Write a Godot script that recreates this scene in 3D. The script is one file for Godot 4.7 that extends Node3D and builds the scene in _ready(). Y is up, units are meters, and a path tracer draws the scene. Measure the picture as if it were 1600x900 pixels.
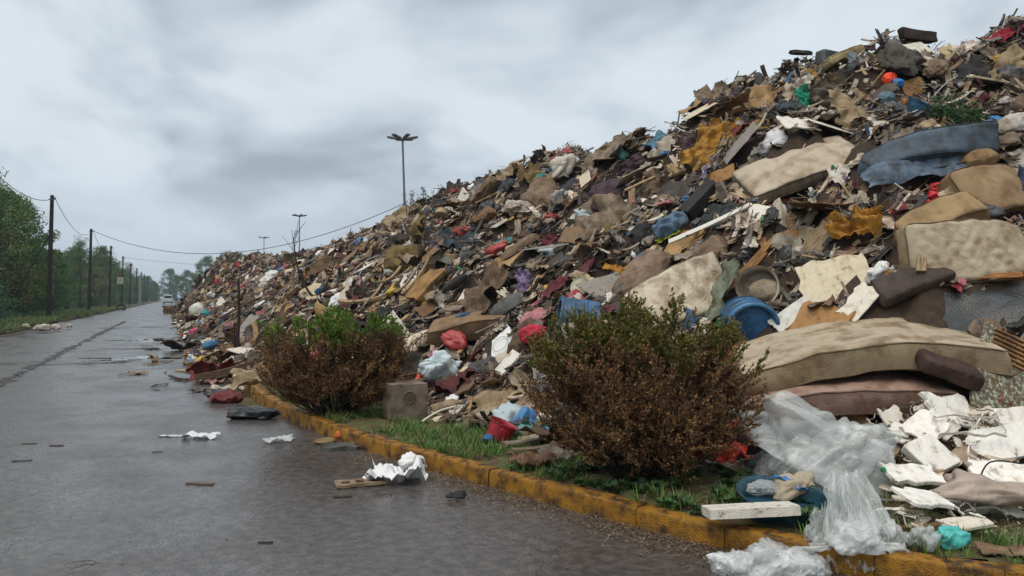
extends Node3D
# A rubbish heap beside a wet road under an overcast sky. World: camera near the origin looking along -Z, y up, metres.
# (s, t): metres along the road and across it (t grows towards the heap); D is the distance ahead of the camera (-z).

const F := 1200.0
const EYE := Vector3(0, 1.6, 0)
const PITCH := 0.01333
const CA := 0.9143
const SA := 0.4050
var rng := RandomNumberGenerator.new()
var na := FastNoiseLite.new()
var nb := FastNoiseLite.new()
var nc := FastNoiseLite.new()
var names := {}
var mats := {}
var texs := {}
var foot := PackedVector2Array()
var kerbline := PackedVector2Array()
var heroes := []
var cells := {}

# ---------------------------------------------------------------- geometry of the place
func st(s: float, t: float, y := 0.0) -> Vector3:
	return Vector3(CA * t - SA * s, y, -(SA * t + CA * s))

func s_of(p: Vector3) -> float:
	return -SA * p.x - CA * p.z

func t_of(p: Vector3) -> float:
	return CA * p.x - SA * p.z

func table(a: Array, x: float) -> float:
	if x <= a[0][0]:
		return a[0][1]
	for i in range(1, a.size()):
		if x <= a[i][0]:
			var f: float = (x - a[i - 1][0]) / (a[i][0] - a[i - 1][0])
			f = f * f * (3.0 - 2.0 * f)
			return lerpf(a[i - 1][1], a[i][1], f)
	return a[-1][1]

func side_distance(line: PackedVector2Array, q: Vector2) -> float:
	var best := 1e18
	var sgn := 1.0
	for i in line.size() - 1:
		var a := line[i]
		var d := line[i + 1] - a
		var w := q - a
		var f := clampf(w.dot(d) / d.length_squared(), 0.0, 1.0)
		var e := w - d * f
		var m := e.length_squared()
		if m < best - 1e-9:
			best = m
			sgn = 1.0 if d.cross(w) > 0.0 else -1.0
	return sgn * sqrt(best)

func foot_d(x: float, z: float) -> float:
	return side_distance(foot, Vector2(x, -z))

const CREST := [[0.0, 5.9], [7.0, 6.05], [8.3, 5.75], [9.4, 5.1], [10.5, 5.65], [11.9, 5.85], [13.1, 4.9], [14.6, 4.6], [16.0, 4.85], [19.6, 5.45], [23.3, 5.6], [30.0, 5.75], [33.0, 5.4], [36.5, 4.5], [45.0, 4.45], [57.0, 4.65], [66.0, 4.95], [75.0, 5.5], [82.0, 5.8], [86.0, 4.2], [95.0, 3.0], [130.0, 2.9], [190.0, 2.1]]
const STEEP := [[0.0, 0.86], [13.0, 0.84], [20.0, 0.64], [58.0, 0.62], [72.0, 0.9], [79.0, 1.7], [90.0, 1.5]]

func heap(x: float, z: float, d: float) -> float:
	if d <= 0.0:
		return 0.0
	var s := -SA * x - CA * z
	var c := table(CREST, s)
	var k := table(STEEP, s)
	var a := k * (d - 0.8 * (1.0 - exp(-d / 0.8)))
	var e := clampf(0.5 + 0.5 * (c - a) / 0.9, 0.0, 1.0)
	var h := lerpf(c - 0.1, a, e) - 0.45 * e * (1.0 - e) - maxf(0.0, d - c / k - 1.0) * 0.12
	var near := minf(1.0, d / 1.2)
	h += near * (na.get_noise_2d(x * 0.5, z * 0.5) * 0.34 + na.get_noise_2d(x * 1.7 + 50.0, z * 1.7) * 0.2 + na.get_noise_2d(x * 5.0, z * 5.0 + 90.0) * 0.1)
	return maxf(h, 0.05 * near)

func ground_y(x: float, z: float) -> float:
	var d := foot_d(x, z)
	var base := 0.0
	if side_distance(kerbline, Vector2(x, -z)) > 0.0 and s_of(Vector3(x, 0, z)) < 15.6:
		base = 0.14
	return base + heap(x, z, d)

func ray(px: float, py: float) -> Vector3:
	return Vector3((px - 800.0) / F, (450.0 - py) / F, -1.0).rotated(Vector3.RIGHT, PITCH)

func hit(px: float, py: float) -> Vector3:
	var r := ray(px, py)
	var l := 3.0
	var step := 0.25
	while l < 260.0:
		var p := EYE + r * l
		if p.y < ground_y(p.x, p.z):
			for i in 8:
				step *= 0.5
				p = EYE + r * l
				l += -step if p.y < ground_y(p.x, p.z) else step
			return EYE + r * l
		l += step
		step = 0.25 if l < 25.0 else l * 0.02
	# over the skyline: take the crest just below
	return hit(px, py + 5.0) if py < 900.0 else EYE + r * 20.0

func ground(px: float, py: float, y := 0.0) -> Vector3:
	var r := ray(px, py)
	return EYE + r * ((y - EYE.y) / r.y)

func at_depth(px: float, py: float, d: float) -> Vector3:
	return EYE + ray(px, py) * d

func pixel(p: Vector3) -> Vector2:
	var q := (p - EYE).rotated(Vector3.RIGHT, -PITCH)
	return Vector2(800.0 + F * q.x / -q.z, 450.0 - F * q.y / -q.z)

func slope_normal(p: Vector3, e := 0.45) -> Vector3:
	var hx := ground_y(p.x + e, p.z) - ground_y(p.x - e, p.z)
	var hz := ground_y(p.x, p.z + e) - ground_y(p.x, p.z - e)
	return Vector3(-hx, 2.0 * e, -hz).normalized()

func frame_of(n: Vector3) -> Basis:
	var r := (Vector3.RIGHT - n * n.x).normalized()
	return Basis(r, n, r.cross(n))

# ---------------------------------------------------------------- naming
func numbered(called: String) -> String:
	var k: int = names.get(called, -1) + 1
	names[called] = k
	return called if k == 0 else "%s_%03d" % [called, k]

func tag(o: Node, label := "", category := "", group := "", kind := "") -> Node:
	if label != "":
		o.set_meta("label", label)
	if category != "":
		o.set_meta("category", category)
	if group != "":
		o.set_meta("group", group)
	if kind != "":
		o.set_meta("kind", kind)
	return o

func solo(called: String, m: Mesh, material: Material, x := Transform3D()) -> MeshInstance3D:
	var o := MeshInstance3D.new()
	o.name = numbered(called)
	o.mesh = m
	o.material_override = material
	o.transform = x
	add_child(o)
	return o

func root(called: String, x := Transform3D()) -> Node3D:
	var o := Node3D.new()
	o.name = numbered(called)
	o.transform = x
	add_child(o)
	return o

func part(called: String, m: Mesh, material: Material, parent: Node, x := Transform3D()) -> MeshInstance3D:
	var o := MeshInstance3D.new()
	o.name = called
	o.mesh = m
	o.material_override = material
	o.transform = x
	parent.add_child(o, true)
	return o

# ---------------------------------------------------------------- materials
func noise_tex(key: String, freq: float, octaves: int, stops: Array, kind := FastNoiseLite.TYPE_SIMPLEX_SMOOTH, fractal := FastNoiseLite.FRACTAL_FBM, size := 512, normal := false, bump := 4.0) -> Texture2D:
	if texs.has(key):
		return texs[key]
	var n := FastNoiseLite.new()
	n.seed = key.hash() % 1000
	n.noise_type = kind
	n.frequency = freq
	n.fractal_type = fractal
	n.fractal_octaves = octaves
	n.fractal_gain = 0.6
	var t := NoiseTexture2D.new()
	t.width = size
	t.height = size
	t.seamless = true
	t.noise = n
	if normal:
		t.as_normal_map = true
		t.bump_strength = bump
	elif stops.size():
		var g := Gradient.new()
		g.offsets = PackedFloat32Array(stops.map(func(q): return q[0]))
		g.colors = PackedColorArray(stops.map(func(q): return q[1]))
		t.color_ramp = g
	texs[key] = t
	return t

func grey(v: float) -> Color:
	return Color(v, v, v)

func tex(key: String) -> Texture2D:
	match key:
		"grime":
			return noise_tex("grime", 0.009, 6, [[0.0, Color(0.5, 0.44, 0.38)], [0.38, Color(0.74, 0.69, 0.63)], [0.55, Color(0.9, 0.88, 0.85)], [1.0, Color(1, 1, 1)]])
		"stain":
			return noise_tex("stain", 0.0045, 9, [[0.0, Color(0.56, 0.49, 0.41)], [0.28, Color(0.74, 0.68, 0.61)], [0.44, Color(0.88, 0.85, 0.81)], [0.6, Color(0.96, 0.95, 0.93)], [0.8, Color(0.91, 0.88, 0.84)], [1.0, Color(0.8, 0.75, 0.68)]], FastNoiseLite.TYPE_SIMPLEX_SMOOTH, FastNoiseLite.FRACTAL_FBM, 1024)
		"wood":
			return noise_tex("wood", 0.02, 5, [[0.0, Color(0.45, 0.36, 0.28)], [0.42, Color(0.75, 0.67, 0.58)], [0.6, Color(0.95, 0.9, 0.84)], [1.0, Color(1, 1, 1)]])
		"chips":
			return noise_tex("chips", 0.02, 5, [[0.0, Color(0.34, 0.3, 0.22)], [0.5, Color(0.36, 0.32, 0.24)], [0.6, Color(0.4, 0.36, 0.27)], [0.625, Color(0.7, 0.74, 0.7)], [1.0, Color(0.78, 0.8, 0.77)]])
		"plaster":
			return noise_tex("plaster", 0.014, 6, [[0.0, Color(0.4, 0.33, 0.26)], [0.22, Color(0.6, 0.53, 0.45)], [0.26, Color(0.9, 0.88, 0.85)], [0.6, Color(1, 1, 1)], [0.76, Color(0.97, 0.94, 0.9)], [1.0, Color(0.84, 0.74, 0.62)]])
		"kerb":
			return noise_tex("kerb", 0.01, 8, [[0.0, Color(0.16, 0.12, 0.06)], [0.3, Color(0.34, 0.24, 0.08)], [0.42, Color(0.62, 0.44, 0.06)], [0.55, Color(0.78, 0.57, 0.05)], [0.74, Color(0.82, 0.62, 0.08)], [0.86, Color(0.56, 0.44, 0.16)], [1.0, Color(0.42, 0.37, 0.28)]])
		"asphalt":
			return noise_tex("asphalt", 0.05, 6, [[0.0, Color(0.23, 0.215, 0.21)], [0.4, Color(0.3, 0.282, 0.275)], [0.6, Color(0.335, 0.315, 0.305)], [1.0, Color(0.41, 0.385, 0.37)]], FastNoiseLite.TYPE_SIMPLEX_SMOOTH, FastNoiseLite.FRACTAL_FBM, 1024)
		"wet":
			return noise_tex("wet", 0.008, 4, [[0.0, grey(0.2)], [0.4, grey(0.29)], [0.6, grey(0.37)], [1.0, grey(0.48)]])
		"gravel_n":
			return noise_tex("gravel_n", 0.42, 2, [], FastNoiseLite.TYPE_SIMPLEX_SMOOTH, FastNoiseLite.FRACTAL_FBM, 512, true, 3.0)
		"dirt":
			return noise_tex("dirt", 0.02, 6, [[0.0, Color(0.2, 0.16, 0.13)], [0.5, Color(0.3, 0.25, 0.2)], [1.0, Color(0.42, 0.36, 0.3)]])
		"verge":
			return noise_tex("verge", 0.014, 6, [[0.0, Color(0.26, 0.2, 0.14)], [0.45, Color(0.33, 0.27, 0.18)], [0.55, Color(0.3, 0.31, 0.15)], [1.0, Color(0.32, 0.38, 0.15)]])
		"crumple_n":
			return noise_tex("crumple_n", 0.012, 4, [], FastNoiseLite.TYPE_SIMPLEX_SMOOTH, FastNoiseLite.FRACTAL_RIDGED, 512, true, 8.0)
		"fabric_n":
			return noise_tex("fabric_n", 0.16, 3, [], FastNoiseLite.TYPE_SIMPLEX_SMOOTH, FastNoiseLite.FRACTAL_FBM, 512, true, 5.0)
	return null

# what: a look; grime / wood / cloth / plaster / chips / plain / film / vertex
func mat(col: Color, what := "grime", rough := 0.75) -> StandardMaterial3D:
	var key := "%s|%s|%.2f" % [col.to_html(), what, rough]
	if mats.has(key):
		return mats[key]
	var m := StandardMaterial3D.new()
	m.albedo_color = col
	m.roughness = rough
	m.uv1_triplanar = true
	m.uv1_world_triplanar = true
	match what:
		"grime":
			m.albedo_texture = tex("grime")
			m.uv1_scale = Vector3.ONE * 0.6
			m.normal_enabled = true
			m.normal_texture = tex("fabric_n")
			m.normal_scale = 0.6
		"cloth":
			m.albedo_texture = tex("grime")
			m.uv1_scale = Vector3.ONE * 0.8
			m.normal_enabled = true
			m.normal_texture = tex("crumple_n")
			m.normal_scale = 0.7
		"stain":
			m.albedo_texture = tex("stain")
			m.uv1_scale = Vector3.ONE * 0.55
			m.normal_enabled = true
			m.normal_texture = tex("fabric_n")
			m.normal_scale = 0.3
		"wood":
			m.uv1_world_triplanar = false
			m.albedo_texture = tex("wood")
			m.uv1_scale = Vector3(0.5, 7.0, 7.0)
			m.normal_enabled = true
			m.normal_texture = tex("fabric_n")
			m.normal_scale = 0.6
		"plaster", "chips":
			m.albedo_texture = tex(what)
			m.uv1_scale = Vector3.ONE * (0.9 if what == "plaster" else 2.2)
			m.normal_enabled = true
			m.normal_texture = tex("fabric_n")
			m.normal_scale = 0.5
		"film":
			m.transparency = BaseMaterial3D.TRANSPARENCY_ALPHA
			m.normal_enabled = true
			m.normal_texture = tex("crumple_n")
			m.uv1_scale = Vector3.ONE * 2.2
			m.normal_scale = 1.0
			m.backlight_enabled = true
			m.backlight = Color(0.35, 0.35, 0.35)
		"bag":
			m.normal_enabled = true
			m.normal_texture = tex("crumple_n")
			m.uv1_scale = Vector3.ONE * 2.0
			m.normal_scale = 0.6
		"vertex":
			m.vertex_color_use_as_albedo = true
			m.albedo_texture = tex("grime")
			m.uv1_scale = Vector3.ONE * 1.1
			m.normal_enabled = true
			m.normal_texture = tex("crumple_n")
			m.normal_scale = 0.5
		"leaf":
			m.vertex_color_use_as_albedo = true
			m.uv1_triplanar = false
			m.backlight_enabled = true
			m.backlight = Color(0.55, 0.55, 0.55)
	mats[key] = m
	return m

func hexc(s: String) -> Color:
	return Color.html(s)

# ---------------------------------------------------------------- meshes
func commit(v: PackedVector3Array, idx: PackedInt32Array, col := PackedColorArray()) -> ArrayMesh:
	var nrm := PackedVector3Array()
	nrm.resize(v.size())
	for i in range(0, idx.size(), 3):
		var a := idx[i]
		var b := idx[i + 1]
		var c := idx[i + 2]
		var n := (v[c] - v[a]).cross(v[b] - v[a])
		nrm[a] += n
		nrm[b] += n
		nrm[c] += n
	for i in nrm.size():
		nrm[i] = nrm[i].normalized() if nrm[i].length_squared() > 1e-20 else Vector3.UP
	var a := []
	a.resize(Mesh.ARRAY_MAX)
	a[Mesh.ARRAY_VERTEX] = v
	a[Mesh.ARRAY_NORMAL] = nrm
	a[Mesh.ARRAY_INDEX] = idx
	if col.size():
		a[Mesh.ARRAY_COLOR] = col
	var m := ArrayMesh.new()
	m.add_surface_from_arrays(Mesh.PRIMITIVE_TRIANGLES, a)
	return m

func axis_lines(h: float, r: float, n: int) -> PackedFloat32Array:
	var a := PackedFloat32Array()
	r = minf(r, h * 0.98)
	for f in [0.0, 0.12, 0.45]:
		a.append(-h + r * f)
	for i in n + 1:
		a.append(lerpf(-h + r, h - r, float(i) / n))
	for f in [0.45, 0.12, 0.0]:
		a.append(h - r * f)
	return a

# a rounded box; deform (if given) moves every point
func soft_box(size: Vector3, r: float, nx: int, ny: int, nz: int, deform = null) -> ArrayMesh:
	var h := size * 0.5
	r = minf(r, minf(h.x, minf(h.y, h.z)) * 0.98)
	var ax := [axis_lines(h.x, r, nx), axis_lines(h.y, r, ny), axis_lines(h.z, r, nz)]
	var v := PackedVector3Array()
	var idx := PackedInt32Array()
	var seen := {}
	var get_v := func(i: int, j: int, k: int) -> int:
		var key := (i * 256 + j) * 256 + k
		if seen.has(key):
			return seen[key]
		var p := Vector3(ax[0][i], ax[1][j], ax[2][k])
		var q := p.clamp(-h + Vector3.ONE * r, h - Vector3.ONE * r)
		var e := p - q
		if e.length_squared() > 1e-12:
			p = q + e.normalized() * r
		if deform != null:
			p = deform.call(p)
		seen[key] = v.size()
		v.append(p)
		return v.size() - 1
	for f in 3:
		var u := (f + 1) % 3
		var w := (f + 2) % 3
		for side in [0, ax[f].size() - 1]:
			for i in ax[u].size() - 1:
				for j in ax[w].size() - 1:
					var ids := []
					for q in [[i, j], [i + 1, j], [i + 1, j + 1], [i, j + 1]]:
						var c := [0, 0, 0]
						c[f] = side
						c[u] = q[0]
						c[w] = q[1]
						ids.append(get_v.call(c[0], c[1], c[2]))
					if side == 0:
						idx.append_array([ids[0], ids[1], ids[2], ids[0], ids[2], ids[3]])
					else:
						idx.append_array([ids[0], ids[2], ids[1], ids[0], ids[3], ids[2]])
	return commit(v, idx)

# rounded bulges between sharp creases
func billow(p: Vector3) -> float:
	return minf(absf(nb.get_noise_3dv(p)) * 2.4, 1.3)

# crumpled lump: bag, heap of cloth
func lump(size: Vector3, n: int, amp: float, freq: float, sd: float, flat := 0.5) -> ArrayMesh:
	var h := size * 0.5
	return soft_box(size, minf(h.x, minf(h.y, h.z)) * 0.95, n, maxi(2, n * 2 / 3), n, func(p: Vector3) -> Vector3:
		var u := Vector3(p.x / h.x, p.y / h.y, p.z / h.z)
		var l := maxf(u.length(), 0.01)
		var e := u / l
		u = e * lerpf(l, 1.0, 0.75)
		var q := e * freq + Vector3(sd * 7.1, sd * 3.3, sd * 1.7)
		var f := 1.0 + amp * na.get_noise_3dv(q * 0.6) * 1.2 + amp * 0.5 * (billow(q * 1.2) - 0.5) + amp * 0.22 * (billow(q * 2.7) - 0.5)
		u *= f
		if u.y < 0.0:
			u.y *= flat
		return u * h)

# thin sheet with thickness, warped and ragged: cloth, cardboard, panel, film
func sheet(w: float, l: float, th: float, nx: int, nz: int, amp: float, freq: float, jag: float, sd: float, curl := 0.0, fold := 0.0) -> ArrayMesh:
	var top := PackedVector3Array()
	for k in nz + 1:
		for i in nx + 1:
			var x := (float(i) / nx - 0.5) * w
			var z := (float(k) / nz - 0.5) * l
			var ex := absf(x) / (w * 0.5)
			var ez := absf(z) / (l * 0.5)
			x += signf(x) * ex * ex * jag * (na.get_noise_2d(z * 3.0 / l + sd * 9.0, sd + signf(x)) * 1.6 + na.get_noise_2d(z * 14.0 / l + sd * 9.0, sd + signf(x)) * 0.25)
			z += signf(z) * ez * ez * jag * (na.get_noise_2d(x * 3.0 / w + sd * 5.0, sd - signf(z) - 4.0) * 1.6 + na.get_noise_2d(x * 14.0 / w + sd * 5.0, sd - signf(z)) * 0.25)
			var q := Vector3(x * freq + sd * 3.7, z * freq - sd * 2.9, sd)
			var y := amp * (na.get_noise_3dv(q) * 1.2 + 0.5 * (billow(q * 1.1) - 0.4) + 0.24 * (billow(q * 2.6) - 0.4) * fold)
			y += curl * (pow(absf(2.0 * x / w), 2.2) - 0.3)
			top.append(Vector3(x, y, z))
	var v := PackedVector3Array(top)
	var idx := PackedInt32Array()
	var n := nx + 1
	var m := top.size()
	for p in top:
		v.append(p - Vector3(0, th, 0))
	for k in nz:
		for i in nx:
			var a := k * n + i
			idx.append_array([a, a + 1, a + n + 1, a, a + n + 1, a + n])
			idx.append_array([m + a, m + a + n + 1, m + a + 1, m + a, m + a + n, m + a + n + 1])
	var loop := []
	for i in nx:
		loop.append(i)
	for k in nz:
		loop.append(k * n + nx)
	for i in nx:
		loop.append(nz * n + nx - i)
	for k in nz:
		loop.append((nz - k) * n)
	var b := v.size()
	for q in loop:
		v.append(top[q])
		v.append(top[q] - Vector3(0, th, 0))
	for q in loop.size():
		var a := b + q * 2
		var c := b + ((q + 1) % loop.size()) * 2
		idx.append_array([a, a + 1, c, c, a + 1, c + 1])
	return commit(v, idx)

# flat plate of a given outline (x, z), with a chamfered top edge
func plate(pts: PackedVector2Array, th: float, bevel := 0.006) -> ArrayMesh:
	var v := PackedVector3Array()
	var idx := PackedInt32Array()
	if Geometry2D.is_polygon_clockwise(pts):
		pts.reverse()
	var c := Vector2.ZERO
	for p in pts:
		c += p / pts.size()
	var inner := PackedVector2Array()
	for p in pts:
		inner.append(p + (c - p).normalized() * bevel)
	var tri := Geometry2D.triangulate_polygon(inner)
	for p in inner:
		v.append(Vector3(p.x, th * 0.5, p.y))
	for i in range(0, tri.size(), 3):
		idx.append_array([tri[i], tri[i + 1], tri[i + 2]])
	var n := pts.size()
	for p in pts:
		v.append(Vector3(p.x, -th * 0.5, p.y))
	for i in range(0, tri.size(), 3):
		idx.append_array([n + tri[i], n + tri[i + 2], n + tri[i + 1]])
	for i in n:
		var j := (i + 1) % n
		var b := v.size()
		v.append_array([Vector3(inner[i].x, th * 0.5, inner[i].y), Vector3(inner[j].x, th * 0.5, inner[j].y), Vector3(pts[j].x, th * 0.5 - bevel, pts[j].y), Vector3(pts[i].x, th * 0.5 - bevel, pts[i].y)])
		idx.append_array([b, b + 1, b + 2, b, b + 2, b + 3])
		b = v.size()
		v.append_array([Vector3(pts[i].x, th * 0.5 - bevel, pts[i].y), Vector3(pts[j].x, th * 0.5 - bevel, pts[j].y), Vector3(pts[j].x, -th * 0.5, pts[j].y), Vector3(pts[i].x, -th * 0.5, pts[i].y)])
		idx.append_array([b, b + 1, b + 2, b, b + 2, b + 3])
	return commit(v, idx)

# a broken board: a rectangle whose corners and some edges are snapped off
func broken(w: float, l: float, th: float, rough: float, sd: int) -> ArrayMesh:
	var r := RandomNumberGenerator.new()
	r.seed = sd * 77 + 5
	var pts := PackedVector2Array()
	var corners := [Vector2(-w, -l) * 0.5, Vector2(w, -l) * 0.5, Vector2(w, l) * 0.5, Vector2(-w, l) * 0.5]
	for i in 4:
		var a: Vector2 = corners[i]
		var b: Vector2 = corners[(i + 1) % 4]
		var jag := rough if r.randf() < 0.6 else rough * 0.12
		var steps := 7
		for k in steps:
			var f := (k + r.randf_range(0.0, 0.6)) / steps
			var inw := -(a + b).normalized() * jag * minf(w, l) * r.randf_range(0.0, 1.0)
			pts.append(a.lerp(b, f) * (1.0 - (rough * 0.35 * r.randf() if k == 0 else 0.0)) + inw)
	return plate(pts, th, minf(0.006, th * 0.3))

func plank(l: float, w: float, th: float, bend: float, sd: int) -> ArrayMesh:
	var r := RandomNumberGenerator.new()
	r.seed = sd * 31 + 3
	var v := PackedVector3Array()
	var idx := PackedInt32Array()
	var n := 6
	var tw := r.randf_range(-0.25, 0.25)
	var ring := []
	for i in n + 1:
		var f := float(i) / n
		var x := (f - 0.5) * l
		var row := []
		for c in [[-1, 1], [1, 1], [1, -1], [-1, -1]]:
			var e := r.randf_range(0.0, 0.05) * l * (-1.0 if i == n else 1.0) if i == 0 or i == n else 0.0
			var q := Vector3(x + e, c[1] * th * 0.5, c[0] * w * 0.5 * (1.0 + r.randf_range(-0.05, 0.05)))
			q = q.rotated(Vector3.RIGHT, tw * f)
			q.y += bend * (4.0 * (f - 0.5) * (f - 0.5))
			row.append(q)
		ring.append(row)
	for k in 4:
		for i in n:
			var b := v.size()
			v.append_array([ring[i][k], ring[i + 1][k], ring[i + 1][(k + 1) % 4], ring[i][(k + 1) % 4]])
			idx.append_array([b, b + 1, b + 2, b, b + 2, b + 3])
	for i in [0, n]:
		var b := v.size()
		v.append_array([ring[i][0], ring[i][1], ring[i][2], ring[i][3]])
		idx.append_array([b, b + 1, b + 2, b, b + 2, b + 3])
	return commit(v, idx)

func box(size: Vector3) -> ArrayMesh:
	return soft_box(size, minf(0.012, minf(size.x, minf(size.y, size.z)) * 0.2), 1, 1, 1)

func tube_into(v: PackedVector3Array, idx: PackedInt32Array, path: PackedVector3Array, r0: float, r1: float, sides := 6, closed := false) -> void:
	var n := path.size()
	var b := v.size()
	for i in n:
		var d := (path[(i + 1) % n] - path[(i - 1 + n) % n]) if closed else (path[mini(i + 1, n - 1)] - path[maxi(i - 1, 0)])
		d = d.normalized()
		var u := d.cross(Vector3.UP if absf(d.y) < 0.9 else Vector3.RIGHT).normalized()
		var w := d.cross(u)
		var r := lerpf(r0, r1, float(i) / maxi(1, n - 1))
		for k in sides:
			var a := TAU * k / sides
			v.append(path[i] + (u * cos(a) + w * sin(a)) * r)
	for i in (n if closed else n - 1):
		for k in sides:
			var a := b + i * sides + k
			var c := b + i * sides + (k + 1) % sides
			var a2 := b + ((i + 1) % n) * sides + k
			var c2 := b + ((i + 1) % n) * sides + (k + 1) % sides
			idx.append_array([a, a2, c, c, a2, c2])
	if not closed:
		for e in [0, n - 1]:
			for k in range(1, sides - 1):
				idx.append_array([b + e * sides, b + e * sides + k, b + e * sides + k + 1])

func tube(path: PackedVector3Array, r0: float, r1: float, sides := 6, closed := false) -> ArrayMesh:
	var v := PackedVector3Array()
	var idx := PackedInt32Array()
	tube_into(v, idx, path, r0, r1, sides, closed)
	return commit(v, idx)

func lathe(prof: Array, n := 28, dent := 0.0, sd := 0.0) -> ArrayMesh:
	var v := PackedVector3Array()
	var idx := PackedInt32Array()
	for k in prof.size() - 1:
		var b := v.size()
		for e in 2:
			var q: Vector2 = prof[k + e]
			for i in n:
				var a := TAU * i / n
				var p := Vector3(cos(a) * q.x, q.y, sin(a) * q.x)
				p *= 1.0 + dent * na.get_noise_3dv(p * 2.0 + Vector3.ONE * sd)
				v.append(p)
		for i in n:
			var j := (i + 1) % n
			idx.append_array([b + i, b + n + i, b + j, b + j, b + n + i, b + n + j])
	return commit(v, idx)

func line(a: Vector3, b: Vector3, n: int, sag := 0.0) -> PackedVector3Array:
	var o := PackedVector3Array()
	for i in n + 1:
		var f := float(i) / n
		o.append(a.lerp(b, f) + Vector3(0, -sag * 4.0 * f * (1.0 - f), 0))
	return o

func smooth_line(pts: Array, per: int) -> PackedVector3Array:
	var o := PackedVector3Array()
	for i in pts.size() - 1:
		var a: Vector3 = pts[maxi(i - 1, 0)]
		var b: Vector3 = pts[i]
		var c: Vector3 = pts[i + 1]
		var d: Vector3 = pts[mini(i + 2, pts.size() - 1)]
		for k in per:
			o.append(b.cubic_interpolate(c, a, d, float(k) / per))
	o.append(pts[-1])
	return o

# gathered bag: a rounded body with folds running up to a drawn neck
func film_bag(size: Vector3, folds: int, depth: float, sd: float, nu := 64, nv := 30) -> ArrayMesh:
	var v := PackedVector3Array()
	var idx := PackedInt32Array()
	for j in nv + 1:
		var f := float(j) / nv
		var th := lerpf(0.06, PI - 0.05, f)
		for i in nu:
			var a := TAU * i / nu
			var dir := Vector3(cos(a) * sin(th), -cos(th), sin(a) * sin(th))
			var r := 1.0 + 0.45 * na.get_noise_3dv(dir * 0.8 + Vector3.ONE * sd) + 0.12 * na.get_noise_3dv(dir * 2.1 + Vector3.ONE * (sd + 9.0))
			var ph := a * folds + 5.0 * na.get_noise_3d(cos(a) * 0.8 + sd, f * 1.6, sin(a) * 0.8)
			r += depth * (pow(absf(sin(ph)), 0.6) - 0.6) * (0.5 + 0.9 * f) + depth * 0.28 * (billow(dir * 2.6 + Vector3.ONE * sd) - 0.5)
			if f > 0.8:
				r *= 1.0 - 0.55 * (f - 0.8) / 0.2
			var p := dir * r
			if f > 0.9:
				p.y += (f - 0.9) * 3.0
			if p.y < -0.55:
				p.y = -0.55 + (p.y + 0.55) * 0.15
			v.append(p * size * 0.5)
	for j in nv:
		for i in nu:
			var a := j * nu + i
			var b := j * nu + (i + 1) % nu
			idx.append_array([a, b, a + nu, b, b + nu, a + nu])
	return commit(v, idx)

# film or cloth hanging along a path, with folds running down its length
func drape(path: PackedVector3Array, w0: float, w1: float, folds: float, amp: float, sd: float, n := 40) -> ArrayMesh:
	var v := PackedVector3Array()
	var idx := PackedInt32Array()
	var m := path.size()
	for j in m:
		var d := (path[mini(j + 1, m - 1)] - path[maxi(j - 1, 0)]).normalized()
		var side := d.cross(Vector3.UP if absf(d.y) < 0.95 else Vector3.BACK).normalized()
		var nrm := side.cross(d)
		if nrm.y < 0.0:
			nrm = -nrm
		var f := float(j) / (m - 1)
		for i in n + 1:
			var u := float(i) / n - 0.5
			var ph := u * folds * TAU * 0.5 + 2.5 * na.get_noise_2d(u * 3.0 + sd, f * 2.0)
			var w := lerpf(w0, w1, f) * (1.0 + 0.3 * na.get_noise_2d(f * 4.0 + sd, signf(u) * 3.0))
			var h := amp * (absf(sin(ph)) - 0.4 + 0.8 * na.get_noise_3d(u * 5.0, f * 4.0, sd)) + amp * 0.5 * billow(Vector3(u * 9.0, f * 7.0, sd))
			v.append(path[j] + side * u * w + nrm * h + d * 0.12 * w * na.get_noise_2d(u * 5.0, sd + (f if j in [0, m - 1] else 0.0)))
	for j in m - 1:
		for i in n:
			var a := j * (n + 1) + i
			idx.append_array([a, a + 1, a + n + 1, a + 1, a + n + 2, a + n + 1])
	return commit(v, idx)

func clear_film(alpha: float) -> StandardMaterial3D:
	var key := "clear|%.2f" % alpha
	if not mats.has(key):
		var m := StandardMaterial3D.new()
		m.transparency = BaseMaterial3D.TRANSPARENCY_ALPHA
		m.albedo_color = Color(0.9, 0.92, 0.92, alpha)
		m.roughness = 0.13
		m.uv1_triplanar = true
		m.uv1_world_triplanar = true
		m.uv1_scale = Vector3.ONE * 3.0
		m.normal_enabled = true
		m.normal_texture = tex("crumple_n")
		m.normal_scale = 0.8
		mats[key] = m
	return mats[key]

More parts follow.
